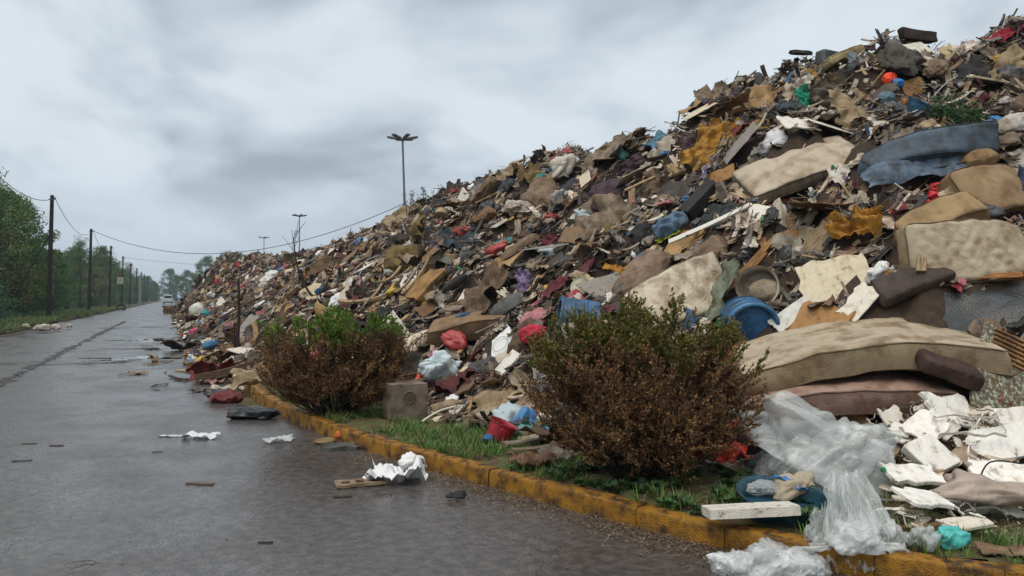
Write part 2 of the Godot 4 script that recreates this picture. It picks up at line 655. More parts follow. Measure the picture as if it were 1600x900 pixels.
# ---------------------------------------------------------------- camera, sky, sun
func sky_image() -> Image:
	var w := 2048
	var h := 1024
	var im := Image.create_empty(w, h, false, Image.FORMAT_RGBF)
	var n := FastNoiseLite.new()
	n.seed = 11
	n.frequency = 1.0
	n.fractal_octaves = 5
	n.fractal_gain = 0.52
	for j in h:
		var el := (0.5 - (j + 0.5) / h) * PI
		var y := sin(el)
		for i in w:
			var c := Color(0.3, 0.32, 0.34)
			if y > -0.03:
				var az := (float(i) + 0.5) / w * TAU
				var hx := sin(az) * cos(el)
				var hz := -cos(az) * cos(el)
				var q := Vector3(hx, 0, hz) / (maxf(y, 0.0) + 0.3)
				var wx := n.get_noise_3d(q.x * 0.5, 3.0, q.z * 0.5)
				var a := n.get_noise_3d(q.x * 0.9 + wx * 0.5, 20.0, q.z * 0.9 + wx * 0.4)
				var b := n.get_noise_3d(q.x * 2.2 + wx, 40.0, q.z * 2.2)
				var f := clampf(0.52 + a * 0.9 + b * 0.6, 0.0, 1.0)
				var k := clampf(y * 6.0, 0.0, 1.0)
				f = lerpf(0.42, f, k)
				c = Color(0.25, 0.295, 0.34).lerp(Color(0.475, 0.53, 0.575), f * f * (3.0 - 2.0 * f))
				c = c.lerp(Color(0.4, 0.47, 0.53), (1.0 - k) * 0.6)
			im.set_pixel(i, j, c)
	return im

func make_sky_and_camera() -> void:
	var cam := Camera3D.new()
	cam.name = "camera"
	cam.fov = rad_to_deg(2.0 * atan(450.0 / F))
	cam.near = 0.1
	cam.far = 4000.0
	cam.position = EYE
	cam.rotation.x = PITCH
	add_child(cam)
	cam.current = true
	var e := Environment.new()
	e.background_mode = Environment.BG_SKY
	var sm := PanoramaSkyMaterial.new()
	sm.panorama = ImageTexture.create_from_image(sky_image())
	e.sky = Sky.new()
	e.sky.sky_material = sm
	e.background_energy_multiplier = 1.0
	e.tonemap_mode = Environment.TONE_MAPPER_LINEAR
	e.tonemap_exposure = 1.5
	e.fog_enabled = true
	e.fog_density = 0.0005
	e.fog_light_color = Color(0.72, 0.78, 0.84)
	e.sdfgi_enabled = true
	e.ssao_enabled = true
	e.ssil_enabled = true
	var we := WorldEnvironment.new()
	we.name = "environment"
	we.environment = e
	add_child(we)
	var sun := DirectionalLight3D.new()
	sun.name = "sun"
	sun.light_energy = 0.5
	sun.light_angular_distance = 60.0
	sun.light_color = Color(1.0, 0.96, 0.9)
	sun.shadow_enabled = true
	sun.look_at_from_position(Vector3(-6, 22, 9), Vector3.ZERO, Vector3.UP)
	add_child(sun)

# ---------------------------------------------------------------- ground, road, kerb
func lay_out() -> void:
	for q in [[200, 0.3], [110, 0.3], [60, 0.3], [30, 0.5], [19, 0.4], [15.5, 0.9], [13.2, 2.0], [11, 2.7], [8.5, 2.95], [7, 3.3], [5.6, 4.0], [4.7, 4.5]]:
		var p := st(q[0], q[1])
		foot.append(Vector2(p.x, -p.z))
	for q in [Vector2(3.2, 5.5), Vector2(5, 5.1), Vector2(26, 4.8)]:
		foot.append(q)
	var k := []
	for q in [[-5.75, 15.8], [-5.07, 14.3], [-3.55, 11.2], [-2.35, 9.2], [-1.45, 7.95], [-0.62, 6.98], [0.31, 5.95], [1.05, 5.15], [1.62, 4.67], [2.3, 4.25], [3.2, 3.95], [5.0, 3.65], [9.0, 3.45]]:
		k.append(Vector3(q[0], 0, -q[1]))
	for p in smooth_line(k, 6):
		kerbline.append(Vector2(p.x, -p.z))

func strip(t0: float, t1: float, s0: float, s1: float, n: int, y: float, wob0: float, wob1: float) -> ArrayMesh:
	var v := PackedVector3Array()
	var idx := PackedInt32Array()
	for i in n + 1:
		var s := lerpf(s0, s1, float(i) / n)
		v.append(st(s, t0 + wob0 * na.get_noise_2d(s * 2.0, t0 * 7.0), y))
		v.append(st(s, t1 + wob1 * na.get_noise_2d(s * 2.0, t1 * 7.0), y))
		if i:
			var b := v.size()
			idx.append_array([b - 4, b - 2, b - 3, b - 3, b - 2, b - 1])
	return commit(v, idx)

func make_ground() -> void:
	var soil := mat(Color(1, 1, 1), "verge_soil", 0.95)
	soil.albedo_texture = tex("verge")
	soil.uv1_scale = Vector3.ONE * 0.3
	var g := PlaneMesh.new()
	g.size = Vector2(3000, 3000)
	tag(solo("ground", g, soil, Transform3D(Basis(), Vector3(0, -0.06, -600))), "flat earth of the surrounding plain", "", "", "structure")
	var asphalt := StandardMaterial3D.new()
	asphalt.albedo_texture = tex("asphalt")
	asphalt.roughness_texture = tex("wet")
	asphalt.roughness = 0.9
	asphalt.uv1_triplanar = true
	asphalt.uv1_world_triplanar = true
	asphalt.uv1_scale = Vector3.ONE * 0.16
	asphalt.normal_enabled = true
	asphalt.normal_texture = tex("gravel_n")
	asphalt.normal_scale = 0.12
	tag(solo("road", strip(-6.7, 0.9, 12.0, 900.0, 300, 0.0, 0.5, 0.0), asphalt), "", "", "", "structure")
	tag(solo("road", strip(-6.7, 24.0, -60.0, 12.0, 90, 0.0, 0.5, 0.0), asphalt), "", "", "", "structure")
	var seam := mat(Color(0.3, 0.27, 0.25), "grime", 0.5)
	# the worn joint between the two carriageway slabs: a band of soil and fine grit
	tag(solo("road_joint", strip(-3.02, -2.86, 4.0, 60.0, 260, 0.006, 0.22, 0.22), mat(Color(0.25, 0.23, 0.21), "grime", 0.55)), "", "", "", "structure")
	tag(solo("dirt_edge", strip(-7.4, -6.5, 5.0, 300.0, 400, 0.008, 0.2, 0.9), mat(Color(0.3, 0.25, 0.2), "grime", 0.9)), "", "", "", "structure")
	tag(solo("verge", strip(-60.0, -6.9, -40.0, 500.0, 200, 0.05, 0.0, 0.3), soil), "", "", "", "structure")
	# puddles lying on the carriageway
	var water := StandardMaterial3D.new()
	water.albedo_color = Color(0.09, 0.09, 0.09)
	water.roughness = 0.04
	water.metallic_specular = 0.6
	for q in [[113, 568, 2.0, 0.5], [176, 566, 0.9, 0.4], [232, 560, 1.5, 0.4], [205, 545, 1.3, 0.5], [205, 512, 1.8, 1.6], [240, 532, 1.6, 0.7]]:
		var c := ground(q[0], q[1])
		var pts := PackedVector2Array()
		for i in 40:
			var a := TAU * i / 40.0
			var r := 1.0 + 1.7 * na.get_noise_2d(cos(a) * 1.6 + q[0], sin(a) * 1.6 + q[1])
			pts.append(Vector2(cos(a) * q[2] * 0.5, sin(a) * q[3]) * r)
		tag(solo("puddle", plate(pts, 0.004, 0.001), water, Transform3D(Basis(), Vector3(c.x, 0.004, c.z))), "", "", "", "structure")
	# verge behind the kerb
	var v := PackedVector3Array()
	var idx := PackedInt32Array()
	var seen := {}
	var cs := 0.11
	for j in range(30, 152):
		for i in range(-62, 84):
			var ok := true
			var q := [[i, j], [i + 1, j], [i + 1, j + 1], [i, j + 1]]
			for c in q:
				var p := Vector2(c[0] * cs, c[1] * cs)
				if side_distance(kerbline, p) < 0.03 or foot_d(p.x, -p.y) > 0.6:
					ok = false
					break
			if ok:
				var ids := []
				for c in q:
					if not seen.has(c):
						seen[c] = v.size()
						var x: float = c[0] * cs
						var z: float = -c[1] * cs
						v.append(Vector3(x, 0.135 + 0.03 * na.get_noise_2d(x * 4.0, z * 4.0), z))
					ids.append(seen[c])
				idx.append_array([ids[0], ids[2], ids[1], ids[0], ids[3], ids[2]])
	var vm := mat(Color(1, 1, 1), "verge_near", 0.95)
	vm.albedo_texture = tex("verge")
	vm.uv1_scale = Vector3.ONE * 0.7
	tag(solo("verge", commit(v, idx), vm), "", "", "", "structure")
	# heap body
	v = PackedVector3Array()
	idx = PackedInt32Array()
	var ss := []
	var s := 0.2
	while s < 190.0:
		ss.append(s)
		s += clampf(s * 0.014, 0.16, 2.0)
	var nt := 96
	for a in ss.size():
		for b in nt + 1:
			var t := -0.6 + 26.0 * pow(float(b) / nt, 1.25)
			var p := st(ss[a], t)
			var d := foot_d(p.x, p.z)
			p.y = (0.12 * (1.0 - smoothstep(14.5, 16.5, ss[a])) + heap(p.x, p.z, d) - 0.01 if d > 0.0 else -0.3 + maxf(-0.3, d * 0.6) + 0.4) if d > -0.05 else -0.2
			v.append(p)
			if a and b:
				var e := a * (nt + 1) + b
				if v[e].y > -0.15 or v[e - 1].y > -0.15 or v[e - nt - 1].y > -0.15:
					idx.append_array([e - nt - 2, e - nt - 1, e, e - nt - 2, e, e - 1])
	var hm := mat(Color(0.76, 0.71, 0.67), "heap_soil", 0.9)
	hm.albedo_texture = tex("dirt")
	hm.uv1_scale = Vector3.ONE * 0.8
	hm.normal_enabled = true
	hm.normal_texture = tex("crumple_n")
	hm.normal_scale = 1.0
	tag(solo("terrain", commit(v, idx), hm), "dark earth and crushed refuse of the heap", "", "", "structure")

func make_kerb() -> void:
	var k := root("kerb")
	tag(k, "yellow painted concrete kerb curving round the verge", "", "", "structure")
	var m := mat(Color(0.74, 0.7, 0.7), "kerb", 0.7)
	m.albedo_texture = tex("kerb")
	m.uv1_scale = Vector3(1.2, 0.8, 1.2)
	m.normal_enabled = true
	m.normal_texture = tex("fabric_n")
	m.normal_scale = 1.0
	var pts := []
	for p in kerbline:
		pts.append(Vector3(p.x, 0, -p.y))
	var dense := []
	for i in pts.size() - 1:
		for f in 8:
			dense.append(pts[i].lerp(pts[i + 1], f / 8.0))
	var prof := [Vector2(0.0, -0.05), Vector2(0.01, 0.125), Vector2(0.014, 0.143), Vector2(0.026, 0.154), Vector2(0.09, 0.156), Vector2(0.14, 0.153), Vector2(0.15, 0.14), Vector2(0.15, -0.05)]
	var i := 0
	var n := 0
	while i < dense.size() - 3:
		var run := 0.0
		var j := i
		var want := 0.75 + 0.12 * sin(n * 2.7)
		while j < dense.size() - 1 and run < want:
			run += dense[j].distance_to(dense[j + 1])
			j += 1
		var v := PackedVector3Array()
		var idx := PackedInt32Array()
		var steps := 7
		var off := rng.randf_range(-0.004, 0.004)
		var dy := rng.randf_range(-0.006, 0.004)
		for a in steps + 1:
			var f := lerpf(i + 0.12, j - 0.12, float(a) / steps)
			var p: Vector3 = dense[int(f)].lerp(dense[mini(int(f) + 1, dense.size() - 1)], f - int(f))
			var d: Vector3 = (dense[mini(int(f) + 2, dense.size() - 1)] - dense[maxi(int(f) - 1, 0)]).normalized()
			var inward := Vector3.UP.cross(d)
			var pinch := 0.007 if a == 0 or a == steps else 0.0
			for q in prof:
				var e := 0.008 * na.get_noise_3d(p.x * 6.0, q.y * 20.0, p.z * 6.0 + q.x * 20.0)
				v.append(p + inward * (q.x + off + e + (pinch if q.x < 0.05 else 0.0)) + Vector3(0, q.y + dy + e - (pinch if q.y > 0.1 else 0.0), 0))
		var w := prof.size()
		for a in steps:
			for b in w - 1:
				var e := a * w + b
				idx.append_array([e, e + w, e + 1, e + 1, e + w, e + w + 1])
		for a in [0, steps]:
			for b in range(1, w - 1):
				idx.append_array([a * w, a * w + b, a * w + b + 1])
		part("kerb_stone", commit(v, idx), m, k)
		i = j
		n += 1

# ---------------------------------------------------------------- vegetation
func leaf_into(v: PackedVector3Array, idx: PackedInt32Array, col: PackedColorArray, p: Vector3, d: Vector3, side: Vector3, l: float, w: float, c: Color) -> void:
	var b := v.size()
	var up := d.cross(side).normalized() * (w * 0.25)
	v.append_array([p, p + d * (l * 0.5) + side * (w * 0.5) + up, p + d * l, p + d * (l * 0.5) - side * (w * 0.5) + up])
	col.append_array([c, c, c, c])
	idx.append_array([b, b + 1, b + 2, b, b + 2, b + 3])

func rdir() -> Vector3:
	return Vector3(rng.randfn(), rng.randfn(), rng.randfn()).normalized()

func jitter(c: Color, a: float) -> Color:
	var f := 1.0 + rng.randf_range(-a, a)
	return Color(c.r * f * (1.0 + rng.randf_range(-a, a) * 0.3), c.g * f, c.b * f * (1.0 + rng.randf_range(-a, a) * 0.3))

# a half-dead clipped shrub: many fine twigs carrying dry brown leaves, live green leaves on the shoots at the top
func shrub(base: Vector3, w: float, h: float, dep: float, stems: int, green_from: float, green: Color, label: String) -> void:
	var o := root("shrub", Transform3D(Basis(), base))
	tag(o, label, "shrub", "half dead clipped shrubs on the verge")
	var bv := PackedVector3Array()
	var bi := PackedInt32Array()
	var lv := [PackedVector3Array(), PackedVector3Array()]
	var li := [PackedInt32Array(), PackedInt32Array()]
	var lc := [PackedColorArray(), PackedColorArray()]
	var stack := []
	for i in stems:
		var a := rng.randf() * TAU
		var ty := rng.randf_range(0.14, 0.95)
		var rr := pow(rng.randf(), 0.42) * lerpf(0.75, 1.0, smoothstep(0.0, 0.35, ty)) * sqrt(maxf(0.1, 1.0 - pow(maxf(ty - 0.35, 0.0) / 0.72, 3.0)))
		var q := Vector3(cos(a) * rr * w * 0.1, 0.0, sin(a) * rr * dep * 0.1)
		var tip := Vector3(cos(a) * rr * w * 0.5, ty * h, sin(a) * rr * dep * 0.5)
		stack.append([q, (tip - q).normalized(), maxf(0.15, tip.distance_to(q) - 0.2 * h), 0.0085, 0])
	var sd := base.x * 3.0
	while stack.size():
		var e = stack.pop_back()
		var p: Vector3 = e[0]
		var d: Vector3 = e[1]
		var lev: int = e[4]
		var mid: Vector3 = p + d * e[2] * 0.5 + rdir() * e[2] * 0.07
		var q: Vector3 = p + d * e[2] + rdir() * e[2] * 0.1
		# the clipped outline
		var lim := 0.9 + 0.26 * na.get_noise_3d(q.x * 3.0 + sd, q.y * 3.0, q.z * 3.0)
		var ry := clampf(q.y / h, 0.0, 1.2)
		var girth := lerpf(0.62, 1.0, smoothstep(0.0, 0.35, ry)) * sqrt(maxf(0.05, 1.0 - pow(maxf(ry - 0.35, 0.0) / 0.72, 3.0)))
		var el := Vector2(q.x / (w * 0.5 * girth), q.z / (dep * 0.5 * girth)).length()
		if (el > lim * 1.1 or ry > lim * 1.08) and lev > 0 and rng.randf() < 0.93:
			continue
		tube_into(bv, bi, PackedVector3Array([p, mid, q]), e[3], e[3] * 0.62, 4 if lev < 2 else 3)
		if lev < 4:
			var kids := 3 if lev < 3 else 2
			for k in kids + (1 if rng.randf() < 0.45 else 0):
				var from := (mid.lerp(q, rng.randf_range(0.1, 1.0)) if rng.randf() < 0.6 else p.lerp(mid, rng.randf_range(0.3, 1.0))) if k else q
				var out := Vector3(q.x / w, 0.25, q.z / dep) * 0.35
				var nd := (d + rdir() * 0.62 + out + Vector3(0, 0.12, 0)).normalized()
				stack.append([from, nd, h * [0.17, 0.12, 0.08, 0.055][lev] * rng.randf_range(0.7, 1.3), e[3] * 0.6, lev + 1])
		if lev >= 2:
			var edge := maxf(el, ry)
			var n := rng.randi_range(7, 12) if edge > 0.35 or rng.randf() < 0.5 else 2
			var live := ry + 0.16 * na.get_noise_3d(q.x * 2.4 + sd, q.y, q.z * 2.4) + rng.randf_range(-0.06, 0.06) > green_from
			for k in (n * 2 if live else n):
				var f := rng.randf()
				var pp := p.lerp(q, f)
				var ld := (d * 0.7 + rdir() * 0.8 + Vector3(0, 0.25, 0)).normalized()
				var sidev := ld.cross(rdir()).normalized()
				var c: Color
				var g := 0
				if live and rng.randf() < 0.88:
					c = jitter(green if rng.randf() < 0.7 else green.lerp(Color(0.2, 0.16, 0.02), 0.6), 0.4)
					g = 1
				else:
					c = jitter([Color(0.18, 0.085, 0.036), Color(0.26, 0.13, 0.05), Color(0.1, 0.052, 0.03), Color(0.34, 0.19, 0.075), Color(0.16, 0.1, 0.035)][rng.randi() % 5], 0.35)
				leaf_into(lv[g], li[g], lc[g], pp, ld, sidev, rng.randf_range(0.018, 0.034), rng.randf_range(0.009, 0.016), c)
	part("branches", commit(bv, bi), mat(Color(0.24, 0.19, 0.16), "grime", 0.9), o)
	tag(part("dry_foliage", commit(lv[0], li[0], lc[0]), mat(Color(1, 1, 1), "leaf", 0.7), o), "dry brown leaves of the dead lower growth", "", "", "stuff")
	tag(part("green_foliage", commit(lv[1], li[1], lc[1]), mat(Color(1, 1, 1), "leaf", 0.55), o), "live green leaves along the top", "", "", "stuff")

# tree: tapered trunk, limbs, and leaf clumps spread through the crown
func tree_meshes(h: float, w: float, low: float, clumps: int, per: int, leaf: float, tone: Color, sparse: float) -> Array:
	var tv := PackedVector3Array()
	var ti := PackedInt32Array()
	var cv := PackedVector3Array()
	var ci := PackedInt32Array()
	var cc := PackedColorArray()
	var tr := PackedVector3Array()
	for i in 7:
		tr.append(Vector3(rng.randfn() * 0.09 * i * 0.4, h * 0.82 * i / 6.0, rng.randfn() * 0.09 * i * 0.4))
	tube_into(tv, ti, tr, h * 0.018 + 0.04, 0.03, 7)
	for i in clumps:
		var f := pow(rng.randf(), 0.8)
		var y := lerpf(low, 1.0, f) * h
		var prof := sin(PI * clampf(0.16 + 0.8 * f, 0.0, 1.0))
		var a := rng.randf() * TAU
		var r := sqrt(rng.randf()) * w * 0.5 * prof
		var c := Vector3(cos(a) * r, y, sin(a) * r)
		c += rdir() * 0.3
		if i % 3 == 0:
			var from := tr[clampi(int(y / h * 5.0) - 1, 0, 6)]
			tube_into(tv, ti, PackedVector3Array([from, from.lerp(c, 0.5) + Vector3(0, 0.2, 0), c]), 0.05, 0.012, 4)
		var rad := rng.randf_range(0.35, 0.8) * w / 5.0
		var t := jitter(tone, 0.28)
		for k in per:
			var o := rdir() * rad * pow(rng.randf(), 0.45)
			o.y *= 0.65
			if rng.randf() < sparse:
				continue
			var d := (rdir() + Vector3(0, -0.2, 0)).normalized()
			leaf_into(cv, ci, cc, c + o, d, d.cross(rdir()).normalized(), leaf * rng.randf_range(0.7, 1.4), leaf * rng.randf_range(0.4, 0.7), jitter(t, 0.25))
	return [commit(tv, ti), commit(cv, ci, cc)]

func make_trees() -> void:
	var bark := mat(Color(0.3, 0.26, 0.22), "grime", 0.95)
	var lm := mat(Color(1, 1, 1), "leaf", 0.65)
	var kinds := []
	for q in [[9.5, 7.0, 0.1, 90, 120, 0.2, Color(0.1, 0.175, 0.04), 0.0, "broad mid green tree"], [8.0, 6.0, 0.04, 90, 120, 0.19, Color(0.068, 0.13, 0.03), 0.0, "dense dark green tree"], [10.5, 6.0, 0.22, 80, 70, 0.16, Color(0.13, 0.2, 0.05), 0.3, "tall loose pale green tree"], [6.5, 6.5, 0.0, 80, 120, 0.19, Color(0.13, 0.145, 0.045), 0.1, "low olive brown tree"], [7.0, 5.0, 0.06, 70, 120, 0.18, Color(0.095, 0.2, 0.036), 0.0, "small bright green tree"]]:
		var a := []
		for k in 2:
			a.append(tree_meshes(q[0], q[1], q[2], q[3], q[4], q[5], q[6], q[7]))
		kinds.append([a, q[8]])
	var rows := []
	# s, t, kind, scale: the belt of trees beyond the left verge
	for i in 62:
		var u := i / 61.0
		var ts := 64.0 + 380.0 * pow(u, 1.7)
		var tt := -11.6 - 5.5 * absf(sin(i * 2.39)) + maxf(0.0, ts - 320.0) * 0.06
		rows.append([ts, tt, [2, 0, 1, 4, 3, 0, 1][i % 7], (1.02 if ts < 90.0 else (0.9 if ts < 150.0 else 1.12)) * (0.9 + 0.2 * absf(sin(i * 1.7)))])
	for q in [[70, -12.6, 2, 1.08], [74, -16.0, 2, 1.15], [79, -13.0, 0, 1.05]]:
		rows.append(q)
	for q in [[300, 12.0, 0, 1.7], [306, 17.0, 1, 1.9], [312, 9.0, 1, 1.3], [318, 22.5, 3, 1.5], [335, 5.5, 0, 1.3], [300, 34.0, 1, 0.9], [420, 2.0, 1, 1.6], [460, -1.0, 0, 1.8]]:
		rows.append(q)
	for i in rows.size():
		var q = rows[i]
		var k = kinds[q[2]]
		var m = k[0][i % 2]
		var b := Basis(Vector3.UP, i * 2.4).scaled(Vector3.ONE * q[3])
		var o := root("tree", Transform3D(b, st(q[0], q[1], 0.0)))
		var where := "in the hazy clump past the end of the heap" if q[1] > 0 else ("beside the tall wooden pole on the left verge" if q[0] < 82 else ("in the roadside tree belt beyond the grass verge" if q[0] < 170 else "in the hazy far stretch of the tree belt"))
		tag(o, k[1] + " " + where, "tree", "trees of the roadside belt")
		part("trunk", m[0], bark, o)
		tag(part("crown", m[1], mat([Color(1, 1, 1), Color(0.85, 0.9, 0.8), Color(1, 0.96, 0.84), Color(0.78, 0.85, 0.8), Color(0.96, 1, 0.86)][(i * 3) % 5], "leaf", 0.65), o), "", "", "", "stuff")
	# low shrubs at the edge of the belt
	var low := tree_meshes(1.9, 3.0, 0.0, 50, 90, 0.1, Color(0.05, 0.12, 0.05), 0.0)
	for q in [[46, -9.7, 1.0], [50.5, -9.4, 1.15], [55, -10.6, 1.0], [61, -10.8, 0.8], [67, -10.6, 0.7], [76, -11.6, 0.8], [90, -11.3, 0.8], [101, -11.2, 0.7], [114, -11.0, 0.9], [132, -11.0, 0.9], [158, -10.8, 1.1], [186, -10.6, 1.2], [222, -10.4, 1.3]]:
		var o := root("bush", Transform3D(Basis(Vector3.UP, q[0]).scaled(Vector3.ONE * q[2]), st(q[0], q[1], 0.0)))
		tag(o, "low blue green bush at the front edge of the tree belt", "bush", "bushes in front of the tree belt")
		part("stem", low[0], bark, o)
		tag(part("foliage", low[1], lm, o), "", "", "", "stuff")

func grass_mesh(blades: int, h: float) -> ArrayMesh:
	var v := PackedVector3Array()
	var idx := PackedInt32Array()
	for i in blades:
		var a := rng.randf() * TAU
		var p := Vector3(cos(a), 0, sin(a)) * rng.randf() * 0.05
		var d := Vector3(cos(a) * 0.6, 1.0, sin(a) * 0.6) + rdir() * 0.45
		var side := Vector3(-sin(a), 0, cos(a)) * 0.004
		var l := h * rng.randf_range(0.5, 1.1)
		var b := v.size()
		var m := p + d * l * 0.55
		var e := p + d * l + Vector3(d.x, -0.4, d.z) * l * 0.3
		v.append_array([p - side, p + side, m - side * 0.8, m + side * 0.8, e])
		idx.append_array([b, b + 2, b + 1, b + 1, b + 2, b + 3, b + 2, b + 4, b + 3])
	return commit(v, idx)

func copies(called: String, m: Mesh, material: Material, xs: Array, cs: Array, label: String) -> void:
	var mm := MultiMesh.new()
	mm.transform_format = MultiMesh.TRANSFORM_3D
	mm.use_colors = true
	mm.mesh = m
	mm.instance_count = xs.size()
	for i in xs.size():
		mm.set_instance_transform(i, xs[i])
		mm.set_instance_color(i, cs[i])
	var o := MultiMeshInstance3D.new()
	o.name = numbered(called)
	o.multimesh = mm
	o.material_override = material
	add_child(o)
	tag(o, label, "", "", "stuff")

func make_ground_cover() -> void:
	var gm := mat(Color(1, 1, 1), "leaf", 0.6)
	var tuft := grass_mesh(16, 0.09)
	var xs := []
	var cs := []
	for i in 22000:
		var p := Vector3(rng.randf_range(-6.0, 4.2), 0, -rng.randf_range(3.6, 15.5))
		var kd := side_distance(kerbline, Vector2(p.x, -p.z))
		var fd := foot_d(p.x, p.z)
		if kd < 0.13 or fd > 0.5:
			continue
		var n := na.get_noise_2d(p.x * 1.1 + 4.0, p.z * 1.1) + 0.5 * na.get_noise_2d(p.x * 3.5, p.z * 3.5)
		var px := pixel(p)
		# the living patch between the two shrubs and the one at the end of the kerb
		var lush := 1.0 * exp(-pow((p.x + 0.7) / 1.1, 2.0) - pow((-p.z - 7.6) / 0.9, 2.0)) + 0.5 * exp(-pow((p.x - 2.7) / 0.7, 2.0) - pow((-p.z - 4.5) / 0.5, 2.0))
		if n + lush < 0.18:
			continue
		p.y = 0.13
		xs.append(Transform3D(Basis(Vector3.UP, rng.randf() * TAU).scaled(Vector3.ONE * rng.randf_range(0.5, 1.25)), p))
		cs.append(jitter(Color(0.085, 0.17, 0.028) if rng.randf() < 0.8 else Color(0.17, 0.15, 0.06), 0.3))
	copies("grass", tuft, gm, xs, cs, "short green grass on the verge behind the kerb")
	xs = []
	cs = []
	for i in 9000:
		var s := 30.0 + 110.0 * pow(rng.randf(), 1.6)
		var t := -6.9 - 4.6 * rng.randf()
		if na.get_noise_2d(s * 0.4, t * 0.9) + 0.35 + (t + 8.5) * -0.1 < 0.1:
			continue
		xs.append(Transform3D(Basis(Vector3.UP, rng.randf() * TAU).scaled(Vector3.ONE * rng.randf_range(1.6, 4.0)), st(s, t, 0.05)))
		cs.append(jitter(Color(0.085, 0.14, 0.03) if rng.randf() < 0.8 else Color(0.15, 0.14, 0.06), 0.3))
	copies("grass", tuft, gm, xs, cs, "mown green grass strip beside the tree belt")
	# broad weeds under the nearer shrub
	var v := PackedVector3Array()
	var idx := PackedInt32Array()
	var col := PackedColorArray()
	for i in 12:
		var a := i * 2.4
		var d := Vector3(cos(a), rng.randf_range(0.2, 1.2), sin(a)).normalized()
		leaf_into(v, idx, col, Vector3(cos(a), 0, sin(a)) * 0.01, d, d.cross(Vector3.UP).normalized(), 0.06, 0.035, Color(1, 1, 1))
	var weed := commit(v, idx, col)
	xs = []
	cs = []
	for i in 1500:
		var p := Vector3(rng.randf_range(-0.1, 2.4), 0.14, -rng.randf_range(4.9, 6.6))
		if side_distance(kerbline, Vector2(p.x, -p.z)) < 0.14 or na.get_noise_2d(p.x * 2.0, p.z * 2.0) < -0.05 or foot_d(p.x, p.z) > 0.2:
			continue
		p.y += rng.randf_range(0.0, 0.05)
		xs.append(Transform3D(Basis(Vector3.UP, rng.randf() * TAU).rotated(rdir(), 0.3).scaled(Vector3.ONE * rng.randf_range(0.4, 1.0)), p))
		cs.append(jitter(Color(0.035, 0.085, 0.02), 0.35))
	copies("ground_weeds", weed, gm, xs, cs, "low dark green weeds under the nearer shrub")
	# fallen leaves and twigs: under the shrubs and washed against the kerb
	v = PackedVector3Array()
	idx = PackedInt32Array()
	col = PackedColorArray()
	leaf_into(v, idx, col, Vector3(-0.5, 0, 0), Vector3(1, 0.15, 0).normalized(), Vector3(0, 0.1, 1).normalized(), 1.0, 0.55, Color(1, 1, 1))
	var leafm := commit(v, idx, col)
	xs = []
	cs = []
	for i in 26000:
		var e := rng.randi() % (kerbline.size() - 8)
		var a := kerbline[e]
		var d := (kerbline[e + 1] - a)
		a += d * rng.randf()
		var nrm := d.normalized().orthogonal()
		var off := -absf(rng.randfn()) * 0.17 if i % 4 else rng.randf_range(0.15, 1.3)
		var q := a - nrm * off if nrm.dot(Vector2(0, 1)) < 0 else a + nrm * off
		var y := 0.006
		if off > 0.0:
			y = 0.15
		else:
			var dens := 0.3 + 1.6 * na.get_noise_2d(a.x * 0.9 + 7.0, a.y * 0.9) + (0.5 if absf(a.x - 0.75) < 1.0 else 0.0)
			if rng.randf() > dens:
				continue
		var sc := rng.randf_range(0.008, 0.032)
		xs.append(Transform3D(Basis(Vector3.UP, rng.randf() * TAU).rotated(rdir(), rng.randf_range(0.0, 0.5)).scaled(Vector3(sc, sc, sc * rng.randf_range(0.25, 1.0))), Vector3(q.x, y + rng.randf() * 0.02, -q.y)))
		cs.append(jitter([Color(0.1, 0.06, 0.035), Color(0.15, 0.1, 0.06), Color(0.06, 0.045, 0.03), Color(0.22, 0.17, 0.11)][rng.randi() % 4], 0.35))
	copies("leaf_litter", leafm, gm, xs, cs, "brown fallen leaves and twigs along the kerb")
	# sparse grit and leaf scraps over the carriageway
	xs = []
	cs = []
	for i in 2600:
		var s := 2.0 + 40.0 * pow(rng.randf(), 1.8)
		var t := rng.randf_range(-6.5, 1.2)
		var p := st(s, t, 0.004)
		if side_distance(kerbline, Vector2(p.x, -p.z)) > -0.02:
			continue
		if na.get_noise_2d(s * 0.5, t * 0.8) < 0.1 and rng.randf() < 0.75:
			continue
		var sc := rng.randf_range(0.006, 0.03)
		xs.append(Transform3D(Basis(Vector3.UP, rng.randf() * TAU).scaled(Vector3(sc, sc, sc * rng.randf_range(0.2, 1.0))), p))
		cs.append(jitter([Color(0.06, 0.045, 0.035), Color(0.12, 0.08, 0.05), Color(0.3, 0.27, 0.22)][0 if rng.randf() < 0.6 else rng.randi() % 3], 0.3))
	copies("road_grit", leafm, gm, xs, cs, "scattered leaf scraps and grit on the wet road")

